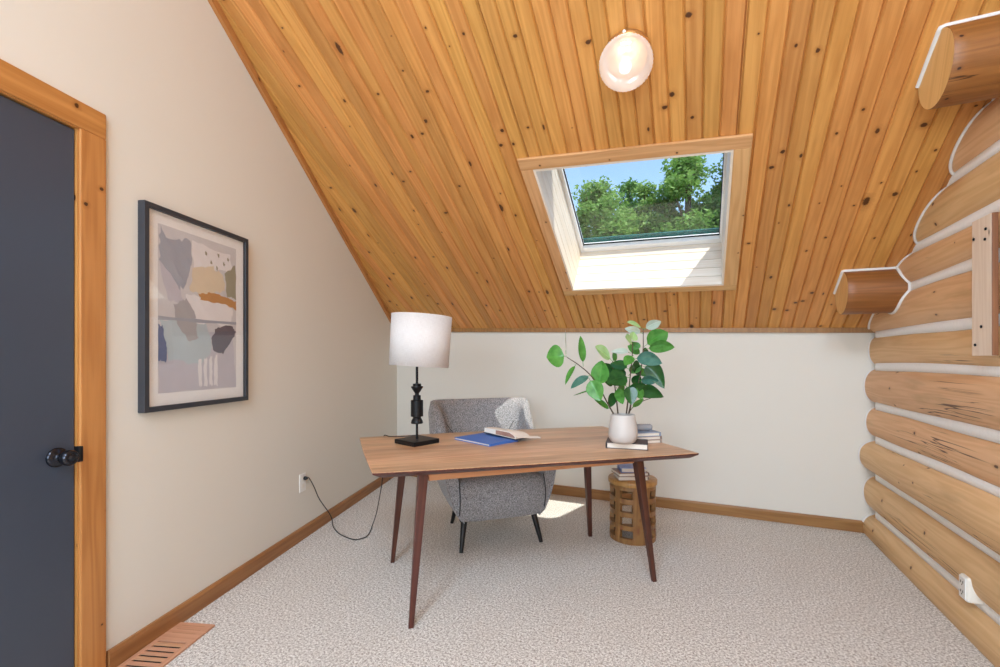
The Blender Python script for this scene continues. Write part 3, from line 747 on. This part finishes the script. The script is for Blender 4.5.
# piping down the joint between front panel and the sides
for sg in (-1,1):
    m=MB(); pts=[]
    for q in range(15):
        z=.192+.26*q/14; wz=min(hw(max(z,.19))-.004,.283)+.0015; qq=(z-.187)/.215
        y=-.012-.045*math.sin(math.pi*min(1,max(0,qq)*.75))-.01+.03
        pts.append(K(sg*wz,y-.001,z))
    m.tube(pts,.0035,8); m.build('piping',M['seam'],chair)
# diagonal seam from the upper corners across the inside of the back
for sg in (-1,1):
    m=MB(); pts=[]
    for q in range(13):
        t=q/12; z=.872-.30*t; x=sg*(.325-.19*t**1.4); y=yb(z)-.066-.002
        pts.append(K(x,y,z))
    m.tube(pts,.0022,6); m.build('back_seam',M['seam'],chair)
for fx,fy,tx,ty in ((-.27,0,-.235,.06),(.27,0,.235,.06),(-.218,.52,-.195,.43),(.218,.52,.195,.43)):
    m=MB(); a=K(fx,fy,0); b=K(tx,ty,.195); m.tube([a,a.lerp(b,.02),a.lerp(b,.5),b],[.012,.0125,.017,.022],16); m.build('leg',M['black_matte'],chair)

# ------------------------------------------------------------------ table lamp
LB=Vector((-1.440,2.111,ZT)); la=R(-17)
lamp=tag(empty('table_lamp',LB),'black turned metal table lamp with tilted white drum shade on the desk','lamp')
m=MB(); m.box(LB+Vector((0,0,.0125)),(.178,.178,.025),rz(la)); m.build('base',M['black'],lamp,bevel=.003)
m=MB(); z0=ZT
m.lathe([(.007,.025),(.007,.113)],LB,16)
prof=[(.007,.112),(.033,.112),(.034,.116),(.031,.128),(.022,.144),(.024,.150),(.0345,.152),(.0345,.242),(.031,.244),(.0215,.246),(.0215,.270),(.012,.273),(.011,.280),(.031,.312),(.034,.316),(.033,.321),(.023,.322),(.023,.336),(.012,.337),(.0075,.338)]
m.lathe(prof,LB,32,sm=False); m.lathe([(.0075,.337),(.0075,.50)],LB,16); m.build('stem',M['black'],lamp,bevel=0)
fwv=Vector((-.4021,.9156,0)); SC=LB+Vector((0,0,.578))+Vector((.9156,.4021,0))*.020; TM=Matrix.Rotation(R(3.4),3,fwv)
m=MB(); n=64; rows=[]
for rr,z in ((.1665,-.1425),(.1695,.1425),(.1672,.1425),(.1642,-.1425)): rows.append([SC+Vector((0,0,0))+TM@Vector((rr*math.cos(2*math.pi*k/n),rr*math.sin(2*math.pi*k/n),z)) for k in range(n)])
m.grid(rows,cu=True,cv=True); sh=m.build('lamp_shade',M['shade'],lamp)
m=MB()
for k in range(3):
    a=2*math.pi*k/3; m.tube([SC+TM@Vector((0,0,.10)),SC+TM@Vector((.165*math.cos(a),.165*math.sin(a),.13))],.002,6)
m.tube([SC+Vector((0,0,-.09)),SC+TM@Vector((0,0,.10))],.004,8); m.build('harp',M['black'],lamp)
m=MB(); bc=SC+Vector((0,0,-.02)); m.lathe([(.014,-.06),(.016,-.02),(.026,.0),(.030,.022),(.024,.044),(.0008,.056)],bc,20); m.build('bulb',M['sash'],lamp)
# cord: over the desk edge, down to the carpet, in a loop to the wall outlet
pO=LWp(1.262,.405,.03)
cord=[LB+rz(la)@Vector((-.080,.06,.010)),LB+rz(la)@Vector((-.115,.10,.018)),(-1.62,2.20,ZT+.010),(-1.70,2.205,ZT+.005),(-1.755,2.222,ZT+.005),(-1.775,2.245,ZT-.03),(-1.787,2.252,.62),(-1.80,2.26,.458),(-1.86,2.31,.329),(-1.97,2.41,.166),(-2.10,2.53,.03),(-2.125,2.55,.006),(-2.09,2.50,.006),(-2.036,2.393,.006),(-2.05,2.33,.006),(-2.094,2.313,.006),(-2.229,2.347,.006),(-2.37,2.43,.006),(-2.435,2.485,.03),(-2.431,2.45,.092),(-2.39,2.32,.235),(-2.388,2.272,.330),(-2.42,2.258,.392),pO]
m=MB(); m.tube(catmull(cord,7),.0032,8); cd=m.build('cord',M['cord'],lamp)
m=MB(); PM=Matrix((LD,Vector((0,0,1)),LN)).transposed(); m.lathe([(.012,.009),(.013,.018),(.009,.03),(.005,.036)],LWp(1.262,.405),14,M=PM); m.build('plug',M['black_matte'],cd)
# outlet on the left wall
r=tag(empty('electrical_outlet',LWp(1.252,.315)),'white wall outlet on the left wall with a black plug in it','outlet')
m=MB(); lbox(m,1.217,1.287,0.0005,.006,.318,.438); m.build('cover_plate',M['white'],r,bevel=.002)
for z in (.355,.401):
    m=MB(); lbox(m,1.236,1.268,.006,.0078,z-.014,z+.014); so=m.build('socket',M['offwhite'],r,bevel=.003)

# ------------------------------------------------------------------ books and plant
def book(name,c,size,ang,cover,label,cat='book',group=None,pages=None,spine=-1,mat2=None):
    """hardback lying flat: c = centre of the bottom face, size = (x,y,thickness); spine on side x*spine"""
    c=Vector(c); sx,sy,th=size; Mz=rz(ang); r=tag(empty(name,c),label,cat,group); t=.0028
    m=MB(); m.box(c+Mz@Vector((0,0,t/2)),(sx,sy,t),Mz); m.box(c+Mz@Vector((0,0,th-t/2)),(sx,sy,t),Mz); m.box(c+Mz@Vector((spine*(sx/2-t/2),0,th/2)),(t,sy,th-2*t),Mz)
    m.build('cover',cover,r,bevel=.0008)
    m=MB(); m.box(c+Mz@Vector((-spine*.002,0,th/2)),(sx-.012,sy-.012,th-2*t-.0004),Mz); m.build('pages',pages or M['paper'],r)
    return r
# books under and behind the pot
pa=R(6)
book('hardback_book',(-.338,2.484,ZT),(.215,.155,.032),pa,M['darkcover'],'charcoal hardback lying under the plant pot, cream pages towards the room','book',spine=-1)
ba=R(38)
book('hardback_book',(-.275,2.665,ZT),(.17,.12,.020),ba,M['tancover'],'tan hardback at the bottom of the small stack behind the pot','book',spine=1)
book('hardback_book',(-.272,2.665,ZT+.020),(.165,.118,.020),ba+.03,M['taupecover'],'taupe hardback in the middle of the small stack behind the pot','book',spine=1)
book('hardback_book',(-.272,2.664,ZT+.040),(.155,.115,.022),ba-.02,M['greyblue'],'pale grey blue hardback topping the small stack behind the pot','book',spine=1)
# ribbed ornament on the stack
oc=Vector((-.305,2.655,ZT+.062+.021)); oa=R(25)
r=tag(empty('ribbed_ornament',oc-Vector((0,0,.021))),'small grey ribbed roll with a dark end lying on the books behind the pot','ornament')
m=MB(); prof=[]
for k in range(29):
    x=-.085+.17*k/28; rr=.0205 if k%2==0 else .0175
    if k in(0,28): rr=.012
    prof.append((rr,x))
OM=rz(oa)@Matrix.Rotation(R(90),3,'Y'); m.lathe(prof,oc,24,M=OM); m.build('roll',M['ribgrey'],r)
m=MB(); m.lathe([(.010,-.098),(.011,-.092),(.008,-.084)],oc,14,M=OM); m.build('knob',M['black_matte'],r)
# blue book and open book
b0=[Vector((-1.28,2.281,0)),Vector((-.997,2.173,0)),Vector((-.953,2.392,0)),Vector((-1.244,2.518,0))]
bc=sum(b0,Vector())/4; bang=math.atan2(-.108-.126,.283+.291)
book('hardback_book',(bc.x,bc.y,ZT),(.305,.225,.014),bang,M['bluecover'],'blue hardback lying flat on the desk under the open book','book',spine=1)
# thick book lying open: page block bulging along the near side, thin pages and cover fanned out at the right end
SPa=Vector((-.932,2.345,0)); SPn=Vector((math.cos(R(156)),math.sin(R(156)),0)); SPd=Vector((math.cos(R(70)),math.sin(R(70)),0))
r=tag(empty('open_book',SPa+SPd*.1+Vector((0,0,ZT+.014))),'thick book with cream pages lying open across the blue hardback','book')
def P(a,b,z): return SPa+SPd*a+SPn*b+Vector((0,0,ZT+z))
LBk=.135; wl=.275
def ltop(t): return .017+.040*math.sin(math.pi*min(1,t*3.2+.12)/2)**.7*(1-.06*t)
def lbot(t): return .0170+.009*t
m=MB(); rows=[]
for q in range(7):
    a=LBk*q/6; sag=-.016*(q/6)**2
    rows.append([P(a,wl*k/16,ltop(k/16)+sag) for k in range(17)]+[P(a,wl*k/16,lbot(k/16)+.0027) for k in range(16,-1,-1)])
m.grid(rows,cu=True); m.face(rows[0]); m.face(list(reversed(rows[-1])))
m.build('page_block',M['paper'],r)
m=MB(); m.face([P(-.0008,wl*t,ltop(t)-.004) for t in (.03,.08,.2,.4,.6,.62)]+[P(-.0008,wl*t,lbot(t)+.006) for t in (.62,.3,.03)])
m.build('printed_plate',M['brownprint'],r)
m=MB(); rows=[]
for a in (-.004,LBk+.004):
    up=[P(a,-.004+(wl+.010)*k/10,lbot(k/10)) for k in range(11)]; dn=[p-Vector((0,0,.0026)) for p in reversed(up)]; rows.append(up+dn)
m.grid(rows,cu=True,sm=False); m.face(rows[0]); m.face(list(reversed(rows[1]))); m.build('cover',M['navycover'],r)
m=MB(); rows=[]
for q in range(7):
    t=q/6; a=.004+(LBk+.06)*t; w0=.012+.012*t; zt=.040-.026*t
    rows.append([P(a,.004,zt),P(a,-w0*.5,zt-.003),P(a,-w0,zt-.008),P(a,-w0,zt-.011),P(a,-w0*.5,zt-.006),P(a,.004,zt-.004)])
m.grid(rows,cu=True,sm=False); m.face(rows[0]); m.face(list(reversed(rows[-1]))); m.build('fanned_pages',M['paper'],r)

# plant
PC=Vector((-.350,2.418,ZT+.032)); plant=tag(empty('potted_plant',PC),'leafy green rubber plant in a white ceramic pot on the desk','plant')
m=MB(); m.lathe([(.048,0),(.054,.002),(.064,.010),(.0725,.025),(.0755,.043),(.0745,.065),(.070,.100),(.064,.135),(.0615,.148),(.0595,.150),(.0575,.148),(.060,.132),(.062,.118)],PC,48); m.build('pot',M['pot'],plant)
m=MB(); m.lathe([(.0615,.118),(.058,.126),(.03,.131),(.0006,.132)],PC,32); m.build('soil',M['soil'],plant)
RT=Vector((.9156,.4021,0)); FW=Vector((-.4021,.9156,0)); PX=.00532
def Q(x,y,d=0): return PC+RT*((x-624)*PX)+FW*d+Vector((0,0,(443-y)*PX))
random.seed(4)
def branch(pts, leaves, r0=.0042, r1=.002):
    P3=catmull([Q(*p) for p in pts],6); m=MB(); n=len(P3)
    m.tube(P3,[r0+(r1-r0)*i/(n-1) for i in range(n)],8)
    st=m.build('branch',M['stem'],plant)
    lm=MB(); mats=[M['leaf_mid'],M['leaf_dark'],M['leaf_light'],M['leaf_blue'],M['leaf_pale']]
    for (bx,by,tx,ty,w,mi,bd,td,bend,roll) in leaves:
        a=Q(bx,by,bd); b=Q(tx,ty,td); ax=b-a; L=ax.length
        if L<.004: continue
        t=ax.normalized(); view=(FW*-1); side=t.cross(view)
        if side.length<1e-3: side=RT.copy()
        side.normalize(); nrm=side.cross(t).normalized()
        Rm=Matrix.Rotation(R(roll),3,t); side=Rm@side; nrm=Rm@nrm
        W_=w*PX/2*1.28; nu=9; rows=[]
        # petiole
        pet=.14
        lm.tube([a,a.lerp(b,pet*.6)+Vector((0,0,bend*L*.2)),a.lerp(b,pet+.02)+Vector((0,0,bend*L*pet*4*(1-pet)))],.0013,5,m=0)
        for i in range(11):
            q=i/10; s=pet+(1-pet)*q; c=a.lerp(b,s)+Vector((0,0,bend*L*4*s*(1-s)))
            wd=W_*(max(0,math.sin(math.pi*q**.82))**.72)*(1 if q<.97 else .4)+.0004
            rows.append([c+side*(wd*x)+nrm*(wd*(.20*abs(x)-.10)) for x in (-1,-.6,-.25,0,.25,.6,1)])
        s0=len(lm.f); lm.grid(rows,m=mi,sm=True)
        for fi in range(s0,len(lm.f)):
            k=fi-s0; i=k//6; j=k%6; xs=(-1,-.6,-.25,0,.25,.6,1); lm.uv[fi]=[(xs[j],i/10),(xs[j+1],i/10),(xs[j+1],(i+1)/10),(xs[j],(i+1)/10)]
    lm.build('leaves',mats,st,fix=False)
branch([(614,414,-.01),(606,400,-.02),(598,386,-.04),(588,374,-.06),(577,365,-.07),(566,358,-.08)],
 [(566,357,546,358,18,0,-.08,-.09,.02,20),(565,355,566,331,3.2,4,-.08,-.02,0,70),(582,367,580,337,8,0,-.07,-.05,.0,35),(575,365,563,384,5,0,-.07,-.13,.10,55),
  (598,388,600,361,14,0,-.04,-.07,0,-25),(590,375,569,388,7,3,-.06,-.10,.06,45),(588,378,598,400,13,0,-.05,-.09,.03,15),(597,388,576,397,2.5,0,-.03,.05,.0,75),(612,410,593,399,7,0,-.01,-.06,.02,50)])
branch([(619,414,.0),(618.5,400,.02),(618,388,.04),(617.5,374,.06),(617,362,.07)],
 [(617,362,597,347,12,2,.07,.02,.05,40),(618,370,602,374,11,1,.06,-.02,.05,25),(618,384,604,380,10,1,.05,0,.03,30),(619,388,622,404,8,0,.03,-.04,.03,30),(618,392,610,408,9,1,.03,.0,.03,-25),(617,363,622,352,8,0,.07,.10,.05,40),(619,380,631,372,8,1,.05,.09,.04,-30),(618,376,608,364,10,1,.05,.10,.06,35),(618.5,396,630,388,9,0,.03,.08,.06,25),(618,366,625,376,9,1,.06,.0,.15,15)])
branch([(627.5,414,.0),(628,400,-.02),(629,380,-.035),(630.5,360,-.045),(631,343,-.05)],
 [(631,344,621,339,9,2,-.05,-.10,.05,40),(631,343,634,333,8,2,-.05,-.02,.0,20),(632,356,621,366,8,0,-.045,-.09,.06,30),(630,354,614,352,8,4,-.04,.04,.05,50),(631,360,657,364,12,3,-.045,-.09,.12,30),(629,378,604,383,14,1,-.04,-.09,.10,25),(629,384,628,404,10,1,-.035,-.08,.06,10),(628,376,645,366,8,0,-.03,.05,.05,-35),(629,370,614,364,10,1,-.03,.05,.05,30),(629,390,609,372,12,0,-.03,.07,.08,20),(629.5,366,645,376,11,1,-.04,.05,.12,-25),(628.5,394,640,384,9,1,-.02,-.08,.10,20),(630.5,352,641,343,8,0,-.04,.03,.05,-30)])
branch([(630.5,414,.01),(634,402,.02),(640,388,.03),(644,372,.035),(646.5,350,.04),(646.7,329,.04)],
 [(647,330,662,322,10,4,.04,.0,.05,35),(646.5,329,628,323,7,2,.04,.0,.06,50),(646.5,334,630,328,9,4,.04,.08,.03,40),(647.5,347,669,333,16,0,.04,.0,.04,15),(648,350,677,348,12,0,.04,.02,.08,35),(646,367,664,389,13,1,.04,-.02,.22,20),(641,382,659,381,9,3,.03,-.01,.05,35),(636,398,662,397,13,1,.02,-.04,.22,30),(636,388,644,376,8,1,.03,.06,.02,-20),(645,356,633,346,7,0,.035,.08,.05,-35),(664,378,673,379,4,4,.08,.10,.02,20),(642,378,653,371,10,0,.03,.09,.08,-25),(638,392,651,387,9,1,.02,.07,.08,30),(645.5,358,655,351,9,1,.04,.09,.06,20)],.0048)
branch([(630,414,.005),(633,408,-.01),(640,402,-.03),(649,398,-.045)],[(632,409,641,398,6,0,-.01,-.05,.02,30),(643,400,634,388,8,0,-.03,-.05,.04,20)],.003,.0018)

# ------------------------------------------------------------------ stool and its books
ST=Vector((-.389,3.121,0)); stool=tag(empty('drum_stool',ST),'round pierced burl wood drum stool with cut out windows behind the desk','stool')
H=.405; Rr=.150; vdir=math.atan2(-ST.y,-ST.x)
zl=[0,.034,.088,.120,.174,.206,.260,.292,.346,.375]
WIN=[(-95,-47),(-32,1),(46,80),(112,150),(182,222)]
angs=sorted(set([a for w_ in WIN for a in w_]+[a for a in range(-95,265,9)]))
for lo_,hi_ in WIN: angs=[a for a in angs if not (a not in (lo_,hi_) and (abs(a-lo_)<3 or abs(a-hi_)<3))]
n=len(angs)
def ringp(rr,z): return [ST+Vector((rr*math.cos(vdir+R(a)),rr*math.sin(vdir+R(a)),z)) for a in angs]
th=.028
inw=lambda j: any(lo_<=angs[j]<hi_ for lo_,hi_ in WIN)
win=lambda i,j: (i%2==1) and i<8 and inw(j)
m=MB(); rows=[ringp(Rr*(1+.012*math.sin(z*60)),z) for z in zl]; m.grid(rows,cu=True,sm=False,skip=win)
rin=[ringp(Rr-th,z) for z in zl]; m.grid(rin,cu=True,sm=False,skip=win,flip=True)
for i in range(1,8,2):
    for j in range(n):
        if inw(j):
            for rowi in (i,i+1): m.face([rows[rowi][j],rows[rowi][(j+1)%n],rin[rowi][(j+1)%n],rin[rowi][j]])
    for w_ in WIN:
        for a in w_:
            j=angs.index(a); m.face([rows[i][j],rows[i+1][j],rin[i+1][j],rin[i][j]])
for j in range(n): m.face([rows[0][j],rows[0][(j+1)%n],rin[0][(j+1)%n],rin[0][j]])
m.build('drum',M['stool'],stool)
m=MB(); m.lathe([(.120,.372),(.158,.372),(.160,.378),(.160,.398),(.157,.404),(.0006,.405)],ST,48); m.build('top',M['stooltop'],stool)
q=R(24)
book('hardback_book',(ST.x-.01,ST.y-.02,H),(.20,.15,.026),q,M['tancover'],'cream edged tan hardback at the bottom of the pile on the stool','book',spine=1)
book('hardback_book',(ST.x-.015,ST.y-.015,H+.026),(.205,.155,.022),q+.12,M['taupecover'],'brown hardback in the middle of the pile on the stool','book',spine=1)
book('hardback_book',(ST.x-.005,ST.y-.012,H+.048),(.165,.13,.030),q-.08,M['lightblue'],'periwinkle blue hardback on top of the pile on the stool','book',spine=-1)

# ------------------------------------------------------------------ framed print
s0,s1,z0,z1=.088,.696,.981,1.859; fd=.034; fwid=.022
pic=tag(empty('framed_print',LWp((s0+s1)/2,z0)),'abstract grey and ochre print in a black frame on the left wall','picture')
m=MB()
for a,b,c,d in ((s0,s0+fwid,z0,z1),(s1-fwid,s1,z0,z1),(s0+fwid,s1-fwid,z0,z0+fwid),(s0+fwid,s1-fwid,z1-fwid,z1)): lbox(m,a,b,.001,fd,c,d)
m.build('frame',M['frame'],pic,bevel=.0015)
m=MB(); lbox(m,s0+fwid,s1-fwid,.002,.018,z0+fwid,z1-fwid); m.build('mat_board',M['mat'],pic)
pu0,pu1,pv0,pv1=s0+.075,s1-.075,z0+.075,z1-.072
def artcol(n,c): return plain('print_'+n,lin(*c),.8,.1,var=.07,scale=18)
arts=[artcol('pale_grey',(214,213,216)),artcol('slate',(168,174,186)),artcol('cream',(226,212,188)),artcol('ochre',(198,148,98)),artcol('olive',(160,158,140)),artcol('taupe',(178,178,182)),artcol('charcoal',(108,104,116)),artcol('navy',(108,120,156)),artcol('mist',(190,205,212)),artcol('white',(236,234,236)),artcol('lilac',(200,198,208))]
m=MB()
def blob(mi,pts,lay,jit=.03,seed=1):
    rnd=random.Random(seed*77+mi); P2=[]
    N_=len(pts)
    for i in range(N_):
        a=Vector((*pts[i],0)); b=Vector((*pts[(i+1)%N_],0))
        for k in range(7):
            p=a.lerp(b,k/7); P2.append((max(0,min(1,p.x+rnd.uniform(-jit,jit)*.5)),max(0,min(1,p.y+rnd.uniform(-jit,jit)*.5))))
    ps=[LWp(pu0+(pu1-pu0)*x,pv1-(pv1-pv0)*y,.0185+lay*.00012) for x,y in P2]
    m.face(ps,[(x,y) for x,y in P2],mi)
blob(0,[(0,0),(1,0),(1,1),(0,1)],0,0)
blob(10,[(.02,.66),(.95,.6),(1,1),(0,1)],1,.02); blob(8,[(.02,.56),(.55,.55),(.66,.72),(.5,.84),(.1,.80)],2,.03)
blob(1,[(.02,.02),(.12,.08),(.36,.04),(.38,.20),(.30,.34),(.16,.40),(.02,.24)],3,.03); blob(10,[(.02,.22),(.22,.34),(.30,.46),(.10,.44)],3.5,.02)
blob(9,[(.38,.05),(.9,.05),(.95,.16),(.6,.2),(.4,.24)],4,.03); blob(2,[(.40,.22),(.66,.17),(.80,.22),(.84,.32),(.52,.38),(.36,.36)],5,.03)
blob(9,[(.30,.40),(.72,.38),(.95,.44),(.9,.56),(.4,.56)],5.5,.03)
blob(4,[(.82,.20),(.99,.12),(1,.36),(.86,.36)],6,.02); blob(3,[(.46,.37),(.62,.35),(.78,.36),(1,.38),(1,.44),(.80,.41),(.5,.41)],7,.015)
blob(5,[(.17,.46),(.32,.42),(.42,.50),(.46,.66),(.34,.68),(.20,.58)],8,.02); blob(1,[(.0,.545),(1,.53),(1,.548),(0,.568)],9,.006)
blob(6,[(.70,.585),(.94,.555),(1,.60),(.88,.70),(.80,.76),(.66,.74),(.64,.66)],10,.02); blob(7,[(0,.60),(.05,.60),(.10,.74),(.08,.82),(0,.80)],11,.02)
for k,x in enumerate((.46,.53,.60,.67)): blob(9,[(x,.80),(x+.045,.80-.015*k),(x+.05,.98),(x+.005,.97)],12+k,.015,k)
for k,(x,y) in enumerate(((.55,.08),(.62,.13),(.72,.07),(.80,.12),(.70,.16),(.86,.08))): blob(4,[(x,y),(x+.025,y+.01),(x+.02,y+.03),(x,y+.025)],16+k*.2,.01,k)
m.build('print',arts,pic,fix=False)
m=MB(); lbox(m,s0+fwid,s1-fwid,.026,.028,z0+fwid,z1-fwid); m.build('glass',M['picglass'],pic)

# ------------------------------------------------------------------ floor register
f0=Vector((-2.143,1.263,0)); vx=Vector((.164,.051,0)); lx=vx.length; vx.normalize(); vy=Vector((vx.y,-vx.x,0)); vy=Vector((.30,-.954,0)).normalized()
vx=Vector((-vy.y,vy.x,0)); vx=vx if vx.x>0 else -vx
reg=tag(empty('floor_register',f0+vx*.085+vy*.18),'slotted wooden floor register beside the left baseboard','vent')
RM=Matrix((vx,-vy,Vector((0,0,1)))).transposed(); h=.010
def rb(m,x0,x1,y0,y1,z0,z1): m.box(f0+vx*(x0+x1)/2+vy*(y0+y1)/2+Vector((0,0,(z0+z1)/2)),(x1-x0,y1-y0,z1-z0),RM)
Wd=.172; Ln=.36
m=MB(); rb(m,0,Wd,0,.13,0.0005,h); rb(m,0,.022,.13,Ln,0.0005,h); rb(m,Wd-.022,Wd,.13,Ln,0.0005,h); rb(m,.022,Wd-.022,Ln-.02,Ln,0.0005,h)
m.build('frame',M['vent'],reg,bevel=.0015)
y=.13; sl=[]
while y+.026<Ln-.02:
    m=MB(); rb(m,.0215,Wd-.0215,y+.011,y+.030,h-.0035,h-.0004); m.build('slat',M['vent'],reg); y+=.030
m=MB(); rb(m,.01,Wd-.01,.09,Ln-.01,.0003,.0012); m.build('damper',M['dark'],reg)  # dark sheet takes the place of the shade down inside the slots
for k in range(3):
    m=MB(); rb(m,.03,Wd-.03,.022+.026*k,.0235+.026*k,h,h+.0004); m.build('score_line',M['base'],reg)

# ------------------------------------------------------------------ outside
mb=MB(); mb.face([(-60,-60,-3),(60,-60,-3),(60,70,-3),(-60,70,-3)]); tag(mb.build('ground',M['grass'],org=(0,0,-3)),'green lawn around the cabin far below the windows','ground',kind='structure')
def tree(x,y,ztop_,rx,zc,rz_,mi,n,lab,seed,loose=1.0,leaf=.16):
    rnd=random.Random(seed); root=tag(empty('deciduous_tree',(x,y,-3)),lab,'tree','trees beyond the skylight')
    m=MB(); m.tube([(x,y,-3),(x+.1,y,0),(x-.05,y+.1,zc-rz_*.3),(x+.1,y,zc+rz_*.4),(x,y,ztop_-.4)],[.24,.19,.13,  .05,.015],8); tr=m.build('trunk',M['bark'],root)
    cl=[]
    for k in range(int(64*loose)):
        while True:
            p=Vector((rnd.uniform(-1,1),rnd.uniform(-1,1),rnd.uniform(-1,1)))
            if .25<p.length<1: break
        prof=1-.45*max(0,p.z)
        c=Vector((x+p.x*rx*prof,y+p.y*rx*prof,zc+p.z*rz_)); cl.append((c,rnd.uniform(.30,.62)))
    cl.append((Vector((x,y,ztop_-.45)),.42)); cl.append((Vector((x+.2,y,ztop_-.95)),.55))
    for k in range(0,len(cl),4):
        mt=MB(); c=cl[k][0]; b=Vector((x,y,zc-rz_*.5+(c.z-zc+rz_*.5)*.45)); mt.tube([b,b.lerp(c,.5)+Vector((0,0,.1)),c],[.05,.035,.012],6); mt.build('limb',M['bark'],root)
    lv=MB()
    for k in range(n):
        c,rr=cl[rnd.randrange(len(cl))]
        dvec=Vector((rnd.gauss(0,1),rnd.gauss(0,1),rnd.gauss(0,1))).normalized()*rr*rnd.uniform(.35,1.05)
        dvec.z*=.75; p=c+dvec; a=Vector((rnd.gauss(0,1),rnd.gauss(0,1),rnd.gauss(0,.6))).normalized(); nb=Vector((rnd.gauss(0,.6),rnd.gauss(0,.6),1)).normalized(); b=nb.cross(a)
        if b.length<.1: continue
        b.normalize(); s=leaf*rnd.uniform(.6,1.2)
        lv.v+= [p-a*s*.5,p+b*s*.28,p+a*s*.5,p-b*s*.28]; q=len(lv.v); lv.f.append([q-4,q-3,q-2,q-1]); lv.uv.append([(0,0),(1,0),(1,1),(0,1)]); lv.mi.append(0 if rnd.random()<.8 else 1); lv.sm.append(False)
    lv.build('crown',[TL[mi],TL[(mi+2)%3]],root,fix=False)
TREES=[(-4.3,15,6.7,1.5,4.6,1.7,1,13000,'dark green tree at the left end of the row beyond the skylight',1),
(-2.9,14.6,7.25,1.3,5.0,1.9,0,15000,'rounded bright tree second from the left beyond the skylight',2),
(-1.55,15.6,7.35,1.25,5.0,2.0,2,15000,'yellow green bushy tree in the middle of the row beyond the skylight',3),
(-.25,15.2,7.9,1.3,5.5,2.2,0,15000,'tall airy tree reaching the skylight top edge, right of the middle',4),
(1.15,15.0,7.8,1.25,5.4,2.2,1,13000,'tall deep green tree at the right end of the row beyond the skylight',5),
(-2.35,17.8,8.35,1.5,5.6,2.3,1,13000,'dark tree filling the gap behind the middle of the row',7)
]
for t_ in TREES: tree(*t_)

# ------------------------------------------------------------------ light
w=bpy.data.worlds.new('World'); sc.world=w; w.use_nodes=True; nt=w.node_tree
sky=nt.nodes.new('ShaderNodeTexSky'); sky.sky_type='NISHITA'; sky.sun_disc=False; sky.sun_elevation=R(62); sky.sun_rotation=R(100); sky.air_density=1.0; sky.dust_density=.6; sky.ozone_density=1.2
bg=nt.nodes['Background']; nt.links.new(sky.outputs[0],bg.inputs[0]); bg.inputs[1].default_value=.25
sd=Vector((-.43,.17,-1)).normalized()
def light(name,ty,loc,energy,col,**kw):
    l=bpy.data.lights.new(name,ty); l.energy=energy; l.color=col
    for k,v in kw.items(): setattr(l,k,v)
    o=bpy.data.objects.new(name,l); COL.objects.link(o); o.location=loc; return o
s=light('sun','SUN',(3,-1,9),4.3,(1,.95,.86),angle=R(.6)); s.rotation_euler=sd.to_track_quat('-Z','Y').to_euler()
for i,(x0,x1,z0,z1) in enumerate(W):
    a=light('window_daylight','AREA',((x0+x1)/2,YF+.02,(z0+z1)/2),40,(.68,.84,1),shape='RECTANGLE',size=x1-x0-.1,size_y=z1-z0-.1)
    a.rotation_euler=(R(90),0,0)
    a.rotation_euler=Vector((0,1,-.05)).to_track_quat('-Z','Y').to_euler()
for x0,x1 in RW:
    a=light('roof_window_daylight','AREA',((x0+x1)/2,(RY0+RY1)/2,Z2((x0+x1)/2,(RY0+RY1)/2)-.03),47,(.68,.84,1),shape='RECTANGLE',size=x1-x0-.1,size_y=1.05)  # added fill from above, under the made-up roof windows
    a.rotation_euler=Vector((0,.533,-.846)).to_track_quat('-Z','Y').to_euler()
light('ceiling_bulb','POINT',lc-CN*.10,.8,(1,.90,.78),shadow_soft_size=.05)
light('lamp_bulb','POINT',SC,.45,(1,.80,.58),shadow_soft_size=.03)

# ------------------------------------------------------------------ camera and colour
cam=bpy.data.cameras.new('camera'); co=bpy.data.objects.new('camera',cam); COL.objects.link(co)
co.location=(0,0,1.2); cam.sensor_width=36; cam.lens=444/1000*36; cam.clip_start=.02
yaw=math.atan2(195,444); co.rotation_euler=(R(90),0,yaw)
cam.shift_y=(360-333.5)/1000
sc.camera=co
sc.view_settings.view_transform='Standard'; sc.view_settings.look='None'; sc.view_settings.gamma=1; sc.view_settings.exposure=0.40; sc.view_settings.use_curve_mapping=False
sc.cycles.use_denoising=True
sc.cycles.max_bounces=10; sc.cycles.diffuse_bounces=6; sc.cycles.transparent_max_bounces=16
sc.cycles.sample_clamp_indirect=8
